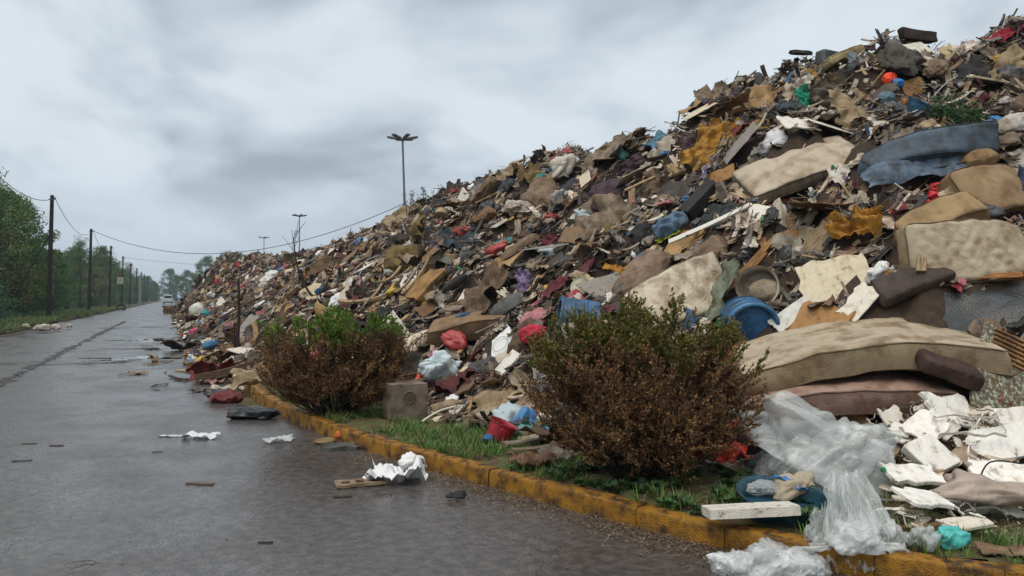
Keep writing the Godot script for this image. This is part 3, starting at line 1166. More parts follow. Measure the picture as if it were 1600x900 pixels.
# ---------------------------------------------------------------- poles, lamps, wires, far truck
func make_poles() -> void:
	var wood := mat(Color(0.2, 0.17, 0.15), "wood", 0.9)
	var iron := mat(Color(0.3, 0.3, 0.3), "grime", 0.6)
	var tops := []
	var ss := []
	for i in 10:
		ss.append(36.0 + 30.4 * i)
	for i in ss.size():
		var lean := 0.022 if i > 0 else 0.0
		var b := Basis(Vector3.FORWARD, lean)
		var x := Transform3D(b, st(ss[i], -8.4, 0.0))
		var o := root("utility_pole", x)
		tag(o, ["tall dark wooden utility pole leaning by the start of the tree belt", "dark wooden utility pole carrying the wire that crosses the road", "dark wooden utility pole before the hanging wire stub", "dark wooden utility pole in the receding row along the tree belt"][clampi(i - 1, 0, 3)], "utility pole", "wooden poles along the left verge")
		part("pole", tube(line(Vector3(0, -0.3, 0), Vector3(0, 9.3, 0), 4), 0.19, 0.13, 9), wood, o)
		part("cap_bolt", tube(PackedVector3Array([Vector3(-0.26, 9.0, 0), Vector3(0.26, 9.0, 0)]), 0.03, 0.03, 5), iron, o)
		part("insulator", lathe([Vector2(0.0, 0.0), Vector2(0.07, 0.01), Vector2(0.06, 0.06), Vector2(0.08, 0.09), Vector2(0.0, 0.14)], 8), mat(Color(0.5, 0.48, 0.45), "plain", 0.4), o, Transform3D(Basis(), Vector3(0.22, 9.03, 0)))
		tops.append(x * Vector3(0.22, 9.08, 0))
	var wire := mat(Color(0.16, 0.16, 0.17), "plain", 0.6)
	for i in tops.size() - 1:
		tag(solo("wire", tube(line(tops[i], tops[i + 1], 16, 1.35), 0.022, 0.022, 4), wire), "black wire sagging between two of the wooden poles", "wire", "wires along the poles")
	# stay pole propping the first pole
	var stay := st(66.0, -9.6, 0.0)
	tag(solo("stay_pole", tube(line(stay + Vector3(-1.4, 0, 1.0), tops[1] - Vector3(0.3, 2.6, 0), 4), 0.07, 0.05, 6), wood), "slim slanting prop pole against the tall wooden utility pole", "pole")
	# tall lamp masts standing behind the heap
	var steel := mat(Color(0.42, 0.45, 0.48), "plain", 0.45)
	var masts := [[629.0, 218.0, 633.0, 60.0, 6], [468.0, 338.0, 468.5, 122.0, 6], [412.5, 372.0, 413.0, 172.0, 4], [323.0, 430.5, 323.0, 330.0, 4]]
	var mast_tops := []
	for i in masts.size():
		var q = masts[i]
		var top := at_depth(q[0], q[1], q[3])
		var low := at_depth(q[2], 345.0, q[3]) if i == 0 else Vector3(top.x, 0, top.z)
		var axis := (top - low).normalized()
		var foot_at := top - axis * (top.y / axis.y)
		var o := root("lamp_mast", Transform3D(Basis(), foot_at))
		tag(o, ["tall leaning steel mast with six lamp heads behind the heap", "second tall lamp mast with small dark lamp heads above the heap", "distant lamp mast rising behind the far part of the heap", "farthest thin lamp mast beside the hazy clump of trees"][i], "lamp mast", "lamp masts behind the heap")
		var up := top - foot_at
		part("mast", tube(line(Vector3.ZERO, up, 6), 0.13, 0.075, 8), steel, o)
		part("collar", lathe([Vector2(0.0, -0.12), Vector2(0.2, -0.1), Vector2(0.2, 0.06), Vector2(0.0, 0.1)], 10), steel, o, Transform3D(Basis(), up))
		part("band", lathe([Vector2(0.1, -0.08), Vector2(0.16, -0.06), Vector2(0.16, 0.06), Vector2(0.1, 0.08)], 10), steel, o, Transform3D(Basis(), up * 0.52))
		for k in q[4]:
			var a: float = TAU * k / q[4] + (0.0 if q[4] == 6 else 0.6)
			var rot := Basis(Vector3.UP, a) * Basis(Vector3.BACK, 0.14)
			var head := part("lamp_head", soft_box(Vector3(1.0, 0.18, 0.32), 0.08, 4, 1, 3, func(p: Vector3) -> Vector3: return Vector3(p.x, p.y * (1.0 - 0.3 * p.x), p.z * (0.75 + 0.45 * (p.x + 0.4)))), mat(Color(0.36, 0.39, 0.4), "plain", 0.4), o, Transform3D(rot, up + rot * Vector3(0.72, 0.03, 0)))
			part("lamp_arm", tube(PackedVector3Array([Vector3(-0.7, 0, 0), Vector3(-0.38, 0, 0)]), 0.035, 0.035, 6), steel, head)
			part("lens", soft_box(Vector3(0.42, 0.05, 0.24), 0.024, 3, 1, 2), mat(Color(0.5, 0.52, 0.52), "plain", 0.25), head, Transform3D(Basis(), Vector3(0.12, -0.08, 0)))
		mast_tops.append([top, foot_at, up])
	var tie: Vector3 = at_depth(631.5, 318.0, 60.0)
	tag(solo("wire", tube(line(tops[2], tie, 30, 3.2), 0.026, 0.026, 4), wire), "long sagging wire from the wooden pole across the road to the lamp mast", "wire")
	tag(solo("wire", tube(line(tops[4], Vector3(mast_tops[2][0].x, 9.0, mast_tops[2][0].z), 20, 0.6), 0.02, 0.02, 4), wire), "faint far wire low in the sky before the hazy trees", "wire")
	var drop := at_depth(627.0, 320.0, 60.0)
	tag(solo("drop_cable", tube(line(tie + Vector3(-0.06, 0, 0), Vector3(drop.x - 0.05, 5.4, drop.z), 6), 0.018, 0.018, 4), wire), "thin cable hanging down beside the leaning lamp mast", "cable")
	# pale post with a box, and a concrete post among the far poles
	var o := root("meter_post", Transform3D(Basis(), st(137.0, -7.9, 0.0)))
	tag(o, "slim post with a pale square box among the wooden poles", "post")
	part("post", tube(line(Vector3(0, 0, 0), Vector3(0, 6.6, 0), 2), 0.1, 0.08, 6), mat(Color(0.5, 0.52, 0.4), "grime", 0.8), o)
	part("box", box(Vector3(0.95, 1.05, 0.35)), mat(Color(0.75, 0.76, 0.7), "grime", 0.6), o, Transform3D(Basis(), Vector3(0.5, 4.4, 0.1)))
	part("lamp", box(Vector3(0.25, 0.8, 0.2)), mat(Color(0.8, 0.82, 0.8), "plain", 0.5), o, Transform3D(Basis(), Vector3(0.6, 6.9, 0)))
	o = root("concrete_post", Transform3D(Basis(), st(212.0, -7.2, 0.0)))
	tag(o, "pale concrete post on a wide base among the far wooden poles", "post")
	part("shaft", soft_box(Vector3(0.42, 7.2, 0.42), 0.05, 1, 3, 1, func(p: Vector3) -> Vector3: return Vector3(p.x * (1.0 - p.y * 0.06), p.y + 3.6, p.z)), mat(Color(0.66, 0.68, 0.66), "grime", 0.85), o)
	part("base", box(Vector3(1.1, 0.5, 1.1)), mat(Color(0.6, 0.62, 0.6), "grime", 0.85), o, Transform3D(Basis(), Vector3(0, 0.25, 0)))
	# truck far down the road
	o = root("truck", Transform3D(Basis(Vector3.UP, atan2(SA, CA)), st(214.0, -0.9, 0.0)))
	tag(o, "small white truck far down the road beside the heap", "truck")
	var white := mat(Color(0.78, 0.8, 0.8), "plain", 0.4)
	var dark := mat(Color(0.06, 0.07, 0.08), "plain", 0.2)
	part("cab", soft_box(Vector3(2.1, 1.9, 1.8), 0.16, 2, 2, 2, func(p: Vector3) -> Vector3: return Vector3(p.x * (1.0 - maxf(p.y, 0.0) * 0.08), p.y, p.z - maxf(p.y, 0.0) * 0.18)), white, o, Transform3D(Basis(), Vector3(0, 1.5, 0)))
	part("cargo_box", box(Vector3(2.2, 1.7, 3.6)), mat(Color(0.55, 0.56, 0.55), "grime", 0.6), o, Transform3D(Basis(), Vector3(0, 1.65, -2.9)))
	part("windscreen", box(Vector3(1.7, 0.7, 0.05)), dark, o, Transform3D(Basis(Vector3.RIGHT, -0.18), Vector3(0, 1.95, 0.82)))
	part("bumper", box(Vector3(2.1, 0.3, 0.15)), mat(Color(0.25, 0.26, 0.27), "plain", 0.6), o, Transform3D(Basis(), Vector3(0, 0.62, 0.93)))
	for sx in [-1.0, 1.0]:
		part("headlight", box(Vector3(0.28, 0.2, 0.06)), mat(Color(0.85, 0.86, 0.84), "plain", 0.2), o, Transform3D(Basis(), Vector3(sx * 0.8, 1.0, 0.92)))
		for sz in [0.1, -3.6]:
			part("wheel", lathe([Vector2(0.0, -0.13), Vector2(0.4, -0.13), Vector2(0.46, 0.0), Vector2(0.4, 0.13), Vector2(0.0, 0.13)], 14), mat(Color(0.05, 0.05, 0.05), "plain", 0.8), o, Transform3D(Basis(Vector3.BACK, PI / 2), Vector3(sx * 0.95, 0.46, sz)))

# ---------------------------------------------------------------- single pieces of rubbish
func remember(x: Transform3D, half: Vector3, short: String) -> void:
	var k := heroes.size()
	heroes.append([x.affine_inverse(), half, short, x.origin])
	var r := half.length() + 0.6
	for i in range(floori(x.origin.x - r), floori(x.origin.x + r) + 1):
		for j in range(floori(x.origin.z - r), floori(x.origin.z + r) + 1):
			var key := Vector2i(i, j)
			if not cells.has(key):
				cells[key] = []
			cells[key].append(k)

# -1 = clear; else the piece whose body already fills this place
func taken(p: Vector3, margin: float) -> int:
	for k in cells.get(Vector2i(floori(p.x), floori(p.z)), []):
		var q: Vector3 = heroes[k][0] * p
		var h: Vector3 = heroes[k][1]
		if absf(q.x) < h.x + margin and absf(q.z) < h.z + margin and q.y > -h.y - 0.35 and q.y < h.y + 0.4:
			return k
	return -1

func nearest_named(p: Vector3) -> String:
	var best := 0.75
	var found := ""
	for k in cells.get(Vector2i(floori(p.x), floori(p.z)), []):
		if heroes[k][2] == "":
			continue
		var q: Vector3 = heroes[k][0] * p
		var h: Vector3 = heroes[k][1]
		var e := Vector3(maxf(absf(q.x) - h.x, 0), maxf(absf(q.y) - h.y, 0), maxf(absf(q.z) - h.z, 0)).length()
		if e < best:
			best = e
			found = heroes[k][2]
	return found

func mattress_parts(o: Node, z: Vector3, cm: Material, pm: Material, bm: Material, sd: float, sag: float, quilt: float, twist: float) -> void:
	var h := z * 0.5
	var bend := func(p: Vector3) -> Vector3:
		var u := p.x / h.x
		var y := p.y
		if quilt > 0.0 and p.y > 0.0:
			y += quilt * absf(sin((p.x + p.z) * 17.0) * sin((p.x - p.z) * 17.0)) * (1.0 - pow(maxf(absf(u), absf(p.z / h.z)), 6.0))
		y += -sag * (u * u - 0.4) + 0.1 * z.y * na.get_noise_3d(p.x * 1.6 + sd, p.y, p.z * 1.6) + 0.006 * billow(Vector3(p.x * 5.0 + sd, p.y * 4.0, p.z * 5.0))
		var q := Vector3(p.x - sag * u * p.y * 1.2, y, p.z + 0.02 * na.get_noise_3d(p.x * 3.0, p.y * 4.0, sd))
		return q.rotated(Vector3.RIGHT, twist * u)
	part("cover", soft_box(z, minf(0.045, h.y * 0.5), 26 if quilt <= 0.0 else 70, 3, 16 if quilt <= 0.0 else 48, bend), cm, o)
	var corners := [[1, 1], [-1, 1], [-1, -1], [1, -1]]
	var loop := func(y: float, out: float) -> PackedVector3Array:
		var path := PackedVector3Array()
		var r := 0.07
		for k in 4:
			var cx: float = corners[k][0] * (h.x - r)
			var cz: float = corners[k][1] * (h.z - r)
			var a0 := PI / 2 * k
			for i in 5:
				var a := a0 + PI / 2 * i / 4.0
				path.append(bend.call(Vector3(cx + cos(a) * (r + out), y, cz + sin(a) * (r + out))))
			var a1 := a0 + PI / 2
			var e0 := Vector3(cx + cos(a1) * (r + out), y, cz + sin(a1) * (r + out))
			var nxt: Array = corners[(k + 1) % 4]
			var e1 := Vector3(nxt[0] * (h.x - r) + cos(a1) * (r + out), y, nxt[1] * (h.z - r) + sin(a1) * (r + out))
			for i in range(1, 14):
				path.append(bend.call(e0.lerp(e1, i / 14.0)))
		return path
	for sy in [1.0, -1.0]:
		part("piping", tube(loop.call(sy * (h.y - 0.022), 0.002), 0.008, 0.008, 6, true), pm, o)
	var bv := PackedVector3Array()
	var bi := PackedInt32Array()
	var rows := 5
	var n := 0
	for j in rows:
		var f := float(j) / (rows - 1)
		var ring: PackedVector3Array = loop.call(lerpf(-h.y + 0.03, h.y - 0.03, f), 0.004 + 0.012 * sin(PI * f))
		n = ring.size()
		bv.append_array(ring)
	for j in rows - 1:
		for i in n:
			var e := j * n + i
			var g := j * n + (i + 1) % n
			bi.append_array([e, g, e + n, g, g + n, e + n])
	part("border", commit(bv, bi), bm, o)

func piece_mesh(kind: String, z: Vector3, o: Dictionary, sd: int) -> ArrayMesh:
	var h := z * 0.5
	match kind:
		"cushion":
			return soft_box(z, h.y * 0.9, 10, 3, 10, func(p: Vector3) -> Vector3:
				var u := Vector2(p.x / h.x, p.z / h.z)
				var f := (1.0 - 0.75 * pow(absf(u.x), 4.0)) * (1.0 - 0.75 * pow(absf(u.y), 4.0))
				var n := 0.1 * z.y * na.get_noise_3d(p.x * 9.0 + sd, 0, p.z * 9.0) * 3.0
				return Vector3(p.x * (1.0 - 0.08 * u.y * u.y), p.y * maxf(f, 0.12) + n + o.get("sag", 0.0) * u.x * u.x, p.z * (1.0 - 0.08 * u.x * u.x)))
		"lump":
			return lump(z, o.get("n", 14), o.get("amp", 0.4) * 0.62, o.get("freq", 1.6) * 0.8, sd * 1.37, o.get("base", 0.6))
		"gather":
			return film_bag(z, o.get("folds", 5), o.get("depth", 0.2), sd * 0.37, 44, 22)
		"cloth":
			return sheet(z.x, z.z, 0.006, o.get("n", 26), o.get("n", 26), z.y * 0.5, o.get("freq", 2.4) / maxf(0.25, z.x), o.get("jag", 0.12) * minf(z.x, z.z), sd * 1.91, o.get("curl", 0.0), 1.0)
		"panel":
			return sheet(z.x, z.z, maxf(z.y, 0.006), 14, 14, o.get("amp", 0.012), 1.4 / maxf(0.2, z.x), o.get("jag", 0.02) * minf(z.x, z.z), sd * 1.13, o.get("curl", 0.0), 0.3)
		"broken":
			return broken(z.x, z.z, maxf(z.y, 0.006), o.get("jag", 0.16), sd)
		"plank":
			return plank(z.x, z.z, z.y, o.get("curl", 0.02), sd)
		"box":
			return soft_box(z, o.get("r", 0.02), 5, 4, 5, func(p: Vector3) -> Vector3: return p * (1.0 + o.get("dent", 0.1) * na.get_noise_3d(p.x * 3.0 + sd, p.y * 3.0, p.z * 3.0)))
		"drum":
			var r := h.x
			return lathe([Vector2(0, -h.y), Vector2(r * 0.93, -h.y), Vector2(r, -h.y * 0.9), Vector2(r, -h.y * 0.35), Vector2(r * 1.04, -h.y * 0.3), Vector2(r, -h.y * 0.24), Vector2(r, h.y * 0.25), Vector2(r * 1.04, h.y * 0.3), Vector2(r, h.y * 0.36), Vector2(r, h.y * 0.86), Vector2(r * 1.05, h.y * 0.9), Vector2(r * 1.03, h.y), Vector2(r * 0.85, h.y), Vector2(r * 0.8, h.y * 0.85), Vector2(0, h.y * 0.84)], 32, 0.06, sd)
		"tray":
			var r := h.x
			return lathe([Vector2(0, -h.y), Vector2(r * 0.85, -h.y), Vector2(r * 0.97, h.y * 0.8), Vector2(r * 1.06, h.y), Vector2(r * 1.05, h.y * 0.85), Vector2(r * 0.94, h.y * 0.75), Vector2(r * 0.82, -h.y * 0.75), Vector2(0, -h.y * 0.75)], 30, 0.08, sd)
		"ring":
			var r := h.x
			return lathe([Vector2(r * 0.6, -h.y * 0.8), Vector2(r * 0.8, -h.y), Vector2(r * 0.96, -h.y * 0.75), Vector2(r, 0), Vector2(r * 0.96, h.y * 0.75), Vector2(r * 0.8, h.y), Vector2(r * 0.6, h.y * 0.8), Vector2(r * 0.66, 0), Vector2(r * 0.6, -h.y * 0.8)], 28)
		"disc":
			var r := h.x
			return lathe([Vector2(0, -h.y), Vector2(r * 0.9, -h.y), Vector2(r, 0), Vector2(r * 0.92, h.y), Vector2(r * 0.8, h.y * 0.4), Vector2(0, h.y * 0.5)], 26, 0.07, sd)
		"bottle":
			var r := h.z
			return lathe([Vector2(0, -h.x), Vector2(r * 0.9, -h.x), Vector2(r, -h.x * 0.85), Vector2(r * 0.92, -h.x * 0.1), Vector2(r, 0), Vector2(r, h.x * 0.45), Vector2(r * 0.4, h.x * 0.8), Vector2(r * 0.38, h.x), Vector2(0, h.x)], 14, 0.12, sd)
		"pipe":
			var c: float = o.get("curl", 0.1)
			return tube(smooth_line([Vector3(-h.x, 0, 0), Vector3(-h.x * 0.4, c * 0.7, c * 0.3), Vector3(h.x * 0.35, c, -c * 0.3), Vector3(h.x, 0.0, 0)], 5), h.y, h.y * o.get("taper", 1.0), 7)
	return box(z)

func H(kind: String, called: String, px: float, py: float, wpx: float, ratio: Vector3, rot: Vector3, col: String, short: String, rest: String, cat: String, o := {}) -> Node3D:
	var p := hit(px, py)
	if o.has("y"):
		p = ground(px, py, o.y)
	var d := -p.z
	var z: Vector3 = ratio * (wpx * d / F)
	var n := slope_normal(p) if not o.has("y") else Vector3.UP
	n = n.lerp(Vector3.UP, o.get("flat", 0.0)).normalized()
	var b := frame_of(n) * Basis.from_euler(rot * (PI / 180.0), EULER_ORDER_YXZ)
	var lift: float = o.get("lift", 0.3)
	var x := Transform3D(b, p + n * z.y * lift + Vector3(0, o.get("up", 0.02), 0))
	var m := mat(hexc(col), o.get("mat", "grime"), o.get("rough", 0.75))
	if o.get("mat", "") == "film":
		m = mat(Color(hexc(col), o.get("alpha", 0.45)), "film", 0.3)
	var sd := int(px * 3 + py * 7)
	var node: Node3D
	if kind == "mattress":
		node = root(called, x)
		mattress_parts(node, z, m, mat(hexc(col).lerp(hexc(o.get("pipe", col)), 0.55).darkened(0.1), "grime", 0.8), mat(hexc(col).lerp(hexc(o.get("border", o.get("pipe", col))), 0.4), "stain", 0.85), sd * 0.1, o.get("sag", 0.1) * z.x, o.get("quilt", 0.0), o.get("twist", 0.0))
		remember(x, z * 0.5, short)
	elif o.has("parts"):
		node = root(called, x)
		part(o.parts, piece_mesh(kind, z, o, sd), m, node)
		remember(x, z * 0.5 * 0.9, short)
	else:
		node = solo(called, piece_mesh(kind, z, o, sd), m, x)
		var hz := z * 0.5
		if kind == "bottle":
			node.transform = Transform3D(b * Basis(Vector3.BACK, -PI / 2), x.origin)
		remember(x, hz * 0.9, short)
	node.set_meta("size", z)
	return tag(node, (short + " " + rest).strip_edges(), cat, o.get("group", ""), "thing")

func V(x: float, y: float, z: float) -> Vector3:
	return Vector3(x, y, z)

func make_heroes() -> void:
	# --- mattresses and big soft things
	H("mattress", "mattress", 1342, 572, 366, V(1, 0.12, 0.5), V(-16, -4, -14), "b8ab98", "long stained beige mattress", "arching across the foot of the heap", "mattress", {"mat": "stain", "sag": 0.075, "flat": 0.35, "lift": 0.5, "pipe": "7d6a45"})
	H("mattress", "mattress", 1318, 640, 304, V(1, 0.14, 0.36), V(-10, -4, -12), "a98f86", "dusty pink mattress", "lying under the long beige mattress", "mattress", {"mat": "stain", "sag": 0.04, "flat": 0.4, "lift": 0.45, "pipe": "6b5148"})
	H("mattress", "mattress", 1512, 408, 205, V(1, 0.13, 0.48), V(22, 4, -3), "b9ae99", "quilted cream mattress", "folded over at its end on the slope", "mattress", {"mat": "stain", "sag": 0.09, "lift": 0.5, "quilt": 0.012, "twist": -0.25, "pipe": "6f5c36"})
	H("mattress", "mattress", 1545, 322, 150, V(1, 0.26, 0.6), V(10, 22, 8), "9a8262", "brown collapsed mattress", "with a pale board on top of it", "mattress", {"mat": "stain", "sag": 0.12, "lift": 0.45, "pipe": "4d3a22"})
	H("mattress", "mattress", 1470, 362, 130, V(1, 0.3, 0.4), V(4, 14, 2), "a48c66", "tan crushed mattress", "between the quilted and the brown mattress", "mattress", {"mat": "stain", "sag": 0.1, "lift": 0.4, "pipe": "4d3a22"})
	H("mattress", "mattress", 1452, 250, 232, V(1, 0.12, 0.2), V(16, 16, 6), "586b80", "slate blue mattress", "slumped across the upper slope", "mattress", {"mat": "grime", "sag": 0.1, "lift": 0.7, "twist": 0.6, "pipe": "36455a"})
	H("mattress", "mattress", 1250, 276, 182, V(1, 0.12, 0.62), V(-14, 8, 3), "c2b7a7", "flat speckled beige mattress", "with dark sides lying high on the slope", "mattress", {"mat": "stain", "sag": 0.05, "flat": 0.15, "lift": 0.6, "pipe": "3a332c", "border": "1c1815"})
	H("mattress", "mattress", 1316, 97, 66, V(1, 0.22, 0.6), V(-10, 12, 6), "b3a67d", "yellowish foam mattress", "near the crest of the heap", "mattress", {"mat": "stain", "sag": 0.03, "flat": 0.3, "lift": 0.5})
	H("mattress", "mattress", 652, 362, 82, V(1, 0.14, 0.5), V(-6, 16, 6), "b7a88f", "beige mattress with blue sides", "high on the far slope", "mattress", {"mat": "stain", "sag": 0.02, "lift": 0.6, "pipe": "4a5c7c", "border": "1c3560"})
	H("mattress", "mattress", 1066, 478, 158, V(1, 0.12, 0.56), V(30, 12, -6), "e2d9c8", "off white sagging mattress", "in a grey cover standing on edge above the shrub", "mattress", {"mat": "cloth", "sag": 0.06, "lift": 0.9, "twist": 0.35, "pipe": "b8b8a8"})
	H("cloth", "mattress_cover", 1130, 466, 70, V(1, 0.16, 1.5), V(30, -60, 30), "7e8a78", "grey green fabric cover", "hanging from the off white mattress", "cover", {"mat": "cloth", "lift": 0.9})
	H("lump", "blanket", 1012, 448, 118, V(1, 0.36, 0.55), V(10, 28, 8), "8f7a68", "taupe rolled blanket", "leaning on the off white mattress", "blanket", {"mat": "cloth", "amp": 0.22, "freq": 1.2, "lift": 0.4, "n": 20})
	H("mattress", "sofa_cushion", 738, 526, 126, V(1, 0.24, 0.5), V(-10, -4, 2), "8d7355", "long brown sofa cushion", "lying level above the white tiles", "cushion", {"mat": "stain", "sag": 0.02, "flat": 0.3, "lift": 0.5, "pipe": "4f3c28"})
	H("cushion", "cushion", 760, 348, 44, V(1, 0.4, 0.6), V(0, 6, 0), "8c6a4e", "brown oval cushion", "midway up the far slope", "cushion", {"lift": 0.5})
	H("cushion", "cushion", 990, 268, 46, V(1, 0.4, 0.7), V(16, 20, 10), "4a3440", "dark purple cushion", "below the ochre curtain", "cushion", {"lift": 0.5, "mat": "cloth"})
	H("cushion", "cushion", 1050, 360, 56, V(1, 0.35, 0.62), V(8, 16, 4), "5f7f9f", "pale blue patterned pillow", "beside the folded cardboard", "pillow", {"lift": 0.6, "mat": "cloth"})
	H("cloth", "towel", 1046, 374, 40, V(1, 0.18, 0.4), V(0, 10, 0), "b7c62a", "lime green towel", "under the pale blue pillow", "towel", {"mat": "cloth", "lift": 0.7})
	H("box", "cushion", 1480, 592, 90, V(1, 0.3, 0.5), V(-6, -12, -18), "4a342c", "dark brown bolster cushion", "between the long beige mattress and the painted door", "cushion", {"lift": 0.5, "mat": "cloth", "r": 0.05, "dent": 0.12})
	H("panel", "upholstered_board", 1252, 598, 78, V(1, 0.12, 0.5), V(10, 8, 4), "55453f", "dark brown upholstered panel", "leaning on the long beige mattress", "panel", {"lift": 1.4, "amp": 0.02})
	H("broken", "foam_sheet", 1182, 612, 70, V(1, 0.1, 0.5), V(10, 4, 0), "b99a6d", "torn tan foam sheet", "at the end of the dusty pink mattress", "foam sheet", {"lift": 1.0, "jag": 0.3})
	H("panel", "plywood_sheet", 1150, 572, 84, V(1, 0.1, 0.7), V(14, 36, 10), "a96a3c", "orange brown wooden panel", "behind the nearer shrub", "panel", {"lift": 0.6, "mat": "wood"})
	H("panel", "dark_sheet", 1545, 488, 150, V(1, 0.04, 0.55), V(0, 4, 0), "40474d", "wet dark grey plastic sheet", "lying below the quilted cream mattress", "sheet", {"lift": 0.9, "rough": 0.3, "amp": 0.05})
	H("box", "torn_sofa", 1422, 450, 116, V(1, 0.2, 0.42), V(6, 14, 0), "4b3f39", "dark brown torn sofa end", "beside the quilted cream mattress", "sofa", {"lift": 0.4, "mat": "cloth", "r": 0.05, "dent": 0.12})
	H("cloth", "jeans", 1588, 330, 70, V(1, 0.3, 1.1), V(20, 10, 20), "2c4263", "dark blue denim trousers", "hanging over the brown collapsed mattress", "trousers", {"lift": 1.0, "mat": "cloth"})
	H("cloth", "blue_sheet", 1432, 292, 200, V(1, 0.1, 0.16), V(20, 16, 0), "6f86a3", "pale blue bed sheet", "trailing from the slate blue mattress", "sheet", {"lift": 1.6, "mat": "cloth", "n": 36})
	H("lump", "foam_roll", 1525, 262, 66, V(1, 0.5, 0.5), V(0, 14, 0), "a2835c", "tan foam roll", "tucked under the slate blue mattress", "foam roll", {"lift": 0.3, "amp": 0.15})
	H("lump", "white_bundle", 1576, 208, 60, V(1, 0.4, 0.55), V(0, 20, 8), "c9c7c4", "white bundled duvet", "above the slate blue mattress", "duvet", {"lift": 0.5, "amp": 0.25, "mat": "cloth"})
	# --- boards and sheets
	H("broken", "hardboard_sheet", 1304, 446, 112, V(1, 0.02, 0.85), V(24, -8, -6), "dbd0b6", "big broken cream hardboard sheet", "standing out above the long beige mattress", "board", {"mat": "plaster", "lift": 2.6, "jag": 0.14})
	H("broken", "hardboard_piece", 1346, 478, 74, V(1, 0.025, 0.6), V(18, 20, 4), "e2ddd0", "smaller white hardboard piece", "snapped from the big cream hardboard sheet", "board", {"mat": "plaster", "lift": 4.0, "jag": 0.2})
	H("panel", "weathered_board", 1282, 378, 62, V(1, 0.04, 0.55), V(20, 24, 10), "a89a86", "weathered grey board", "above the big cream hardboard sheet", "board", {"mat": "wood", "lift": 1.6, "jag": 0.05})
	H("broken", "white_board", 1238, 500, 74, V(1, 0.03, 0.4), V(22, 24, 0), "dcdcd8", "white snapped board", "beside the blue drum lid", "board", {"mat": "plaster", "lift": 3.0, "jag": 0.16})
	H("plank", "white_trim", 1116, 376, 146, V(1, 0.022, 0.055), V(30, -24, 0), "dad6cc", "long white plastic trim strip", "lying level across the slope", "strip", {"lift": 5.0, "up": 0.1, "curl": 0.02, "mat": "plain"})
	H("panel", "cardboard_box_side", 1072, 385, 56, V(1, 0.03, 0.9), V(20, 30, 8), "b08f5f", "flattened tan cardboard", "under the long white plastic trim strip", "cardboard", {"lift": 2.0, "amp": 0.03})
	H("lump", "armchair_cover", 1112, 402, 66, V(1, 0.4, 0.7), V(10, 0, 0), "85705c", "brown armchair cover", "slumped under the white trim strip", "chair cover", {"mat": "cloth", "lift": 0.3, "amp": 0.2})
	H("panel", "plywood_piece", 1218, 378, 62, V(1, 0.04, 0.4), V(10, 6, 0), "a9845a", "warm brown plywood piece", "beside the weathered grey board", "plywood", {"mat": "wood", "lift": 1.0})
	H("plank", "timber", 1178, 418, 84, V(1, 0.06, 0.12), V(6, 40, 8), "c29c66", "pale yellow timber batten", "slanting beside the off white sagging mattress", "timber", {"mat": "wood", "lift": 1.4})
	H("plank", "timber", 1166, 432, 90, V(1, 0.08, 0.16), V(6, 36, 6), "9a7746", "brown splintered timber", "under the pale yellow timber batten", "timber", {"mat": "wood", "lift": 1.0})
	H("broken", "white_cupboard_door", 1432, 82, 56, V(1, 0.04, 0.6), V(12, 30, 0), "dcd8cd", "white cupboard door", "near the crest below the rusty grate", "door", {"mat": "plaster", "lift": 1.0, "jag": 0.05})
	H("box", "rusty_grate", 1434, 58, 58, V(1, 0.28, 0.3), V(0, 4, 0), "3f342f", "dark rusty metal crate", "standing on the crest of the heap", "crate", {"lift": 0.6, "flat": 0.8, "dent": 0.2})
	H("box", "grey_cabinet", 1297, 76, 44, V(1, 0.5, 0.5), V(0, 20, 6), "6d757c", "blue grey metal cabinet", "on the crest above the yellowish foam mattress", "cabinet", {"lift": 0.3, "flat": 0.7, "rough": 0.5})
	H("panel", "pale_board", 1566, 296, 64, V(1, 0.05, 0.5), V(-14, 10, 4), "c9b493", "pale plywood board", "resting on the brown collapsed mattress", "board", {"mat": "wood", "lift": 8.0, "jag": 0.04})
	H("broken", "torn_board", 1404, 392, 44, V(1, 0.05, 1.3), V(30, -20, 20), "dedcd6", "white torn panel", "beside the tan crushed mattress", "panel", {"mat": "plaster", "lift": 2.0, "jag": 0.2})
	H("plank", "post_piece", 1436, 424, 40, V(1, 0.3, 0.34), V(0, 70, 30), "b3a58f", "short pale wooden post", "leaning on the quilted cream mattress", "post", {"mat": "wood", "lift": 1.0})
	H("plank", "timber", 1540, 440, 100, V(1, 0.06, 0.1), V(4, -6, 0), "a8783a", "orange brown batten", "under the edge of the quilted cream mattress", "timber", {"mat": "wood", "lift": 1.0})
	for q in [[1430, 320, 170, 22, "8b7358"], [1380, 335, 130, 30, "6b5946"], [1500, 268, 190, 8, "54463c"], [1500, 240, 160, 14, "6a5240"], [1440, 300, 120, 34, "9b8468"]]:
		H("pipe", "pole_stick", q[0], q[1], q[2], V(1, 0.016, 0.016), V(0, q[3], 0), q[4], "long bare wooden pole", "lying across the upper slope by the slate blue mattress", "pole", {"mat": "wood", "lift": 3.0, "curl": 0.06, "taper": 0.7, "group": "long poles on the upper slope"})
	# painted door, lower right
	var da := hit(1507, 630)
	var db := Basis(Vector3.UP, 0.12) * Basis(Vector3.RIGHT, -0.55) * Basis(Vector3.BACK, -0.55)
	var door := root("painted_door", Transform3D(db * Basis(Vector3.RIGHT, PI / 2), da + db * V(0.42, 0.44, 0.0) + V(0, 0.02, 0.12)))
	tag(door, "olive door with flaking white paint leaning at the foot of the heap", "door", "", "thing")
	door.set_meta("size", V(0.86, 0.035, 0.9))
	part("door_leaf", sheet(0.86, 0.9, 0.035, 14, 14, 0.004, 1.4, 0.012, 3.3), mat(hexc("f4f2ea"), "chips", 0.7), door)
	remember(door.transform, V(0.42, 0.05, 0.44), "olive door")
	var dz: Vector3 = door.get_meta("size")
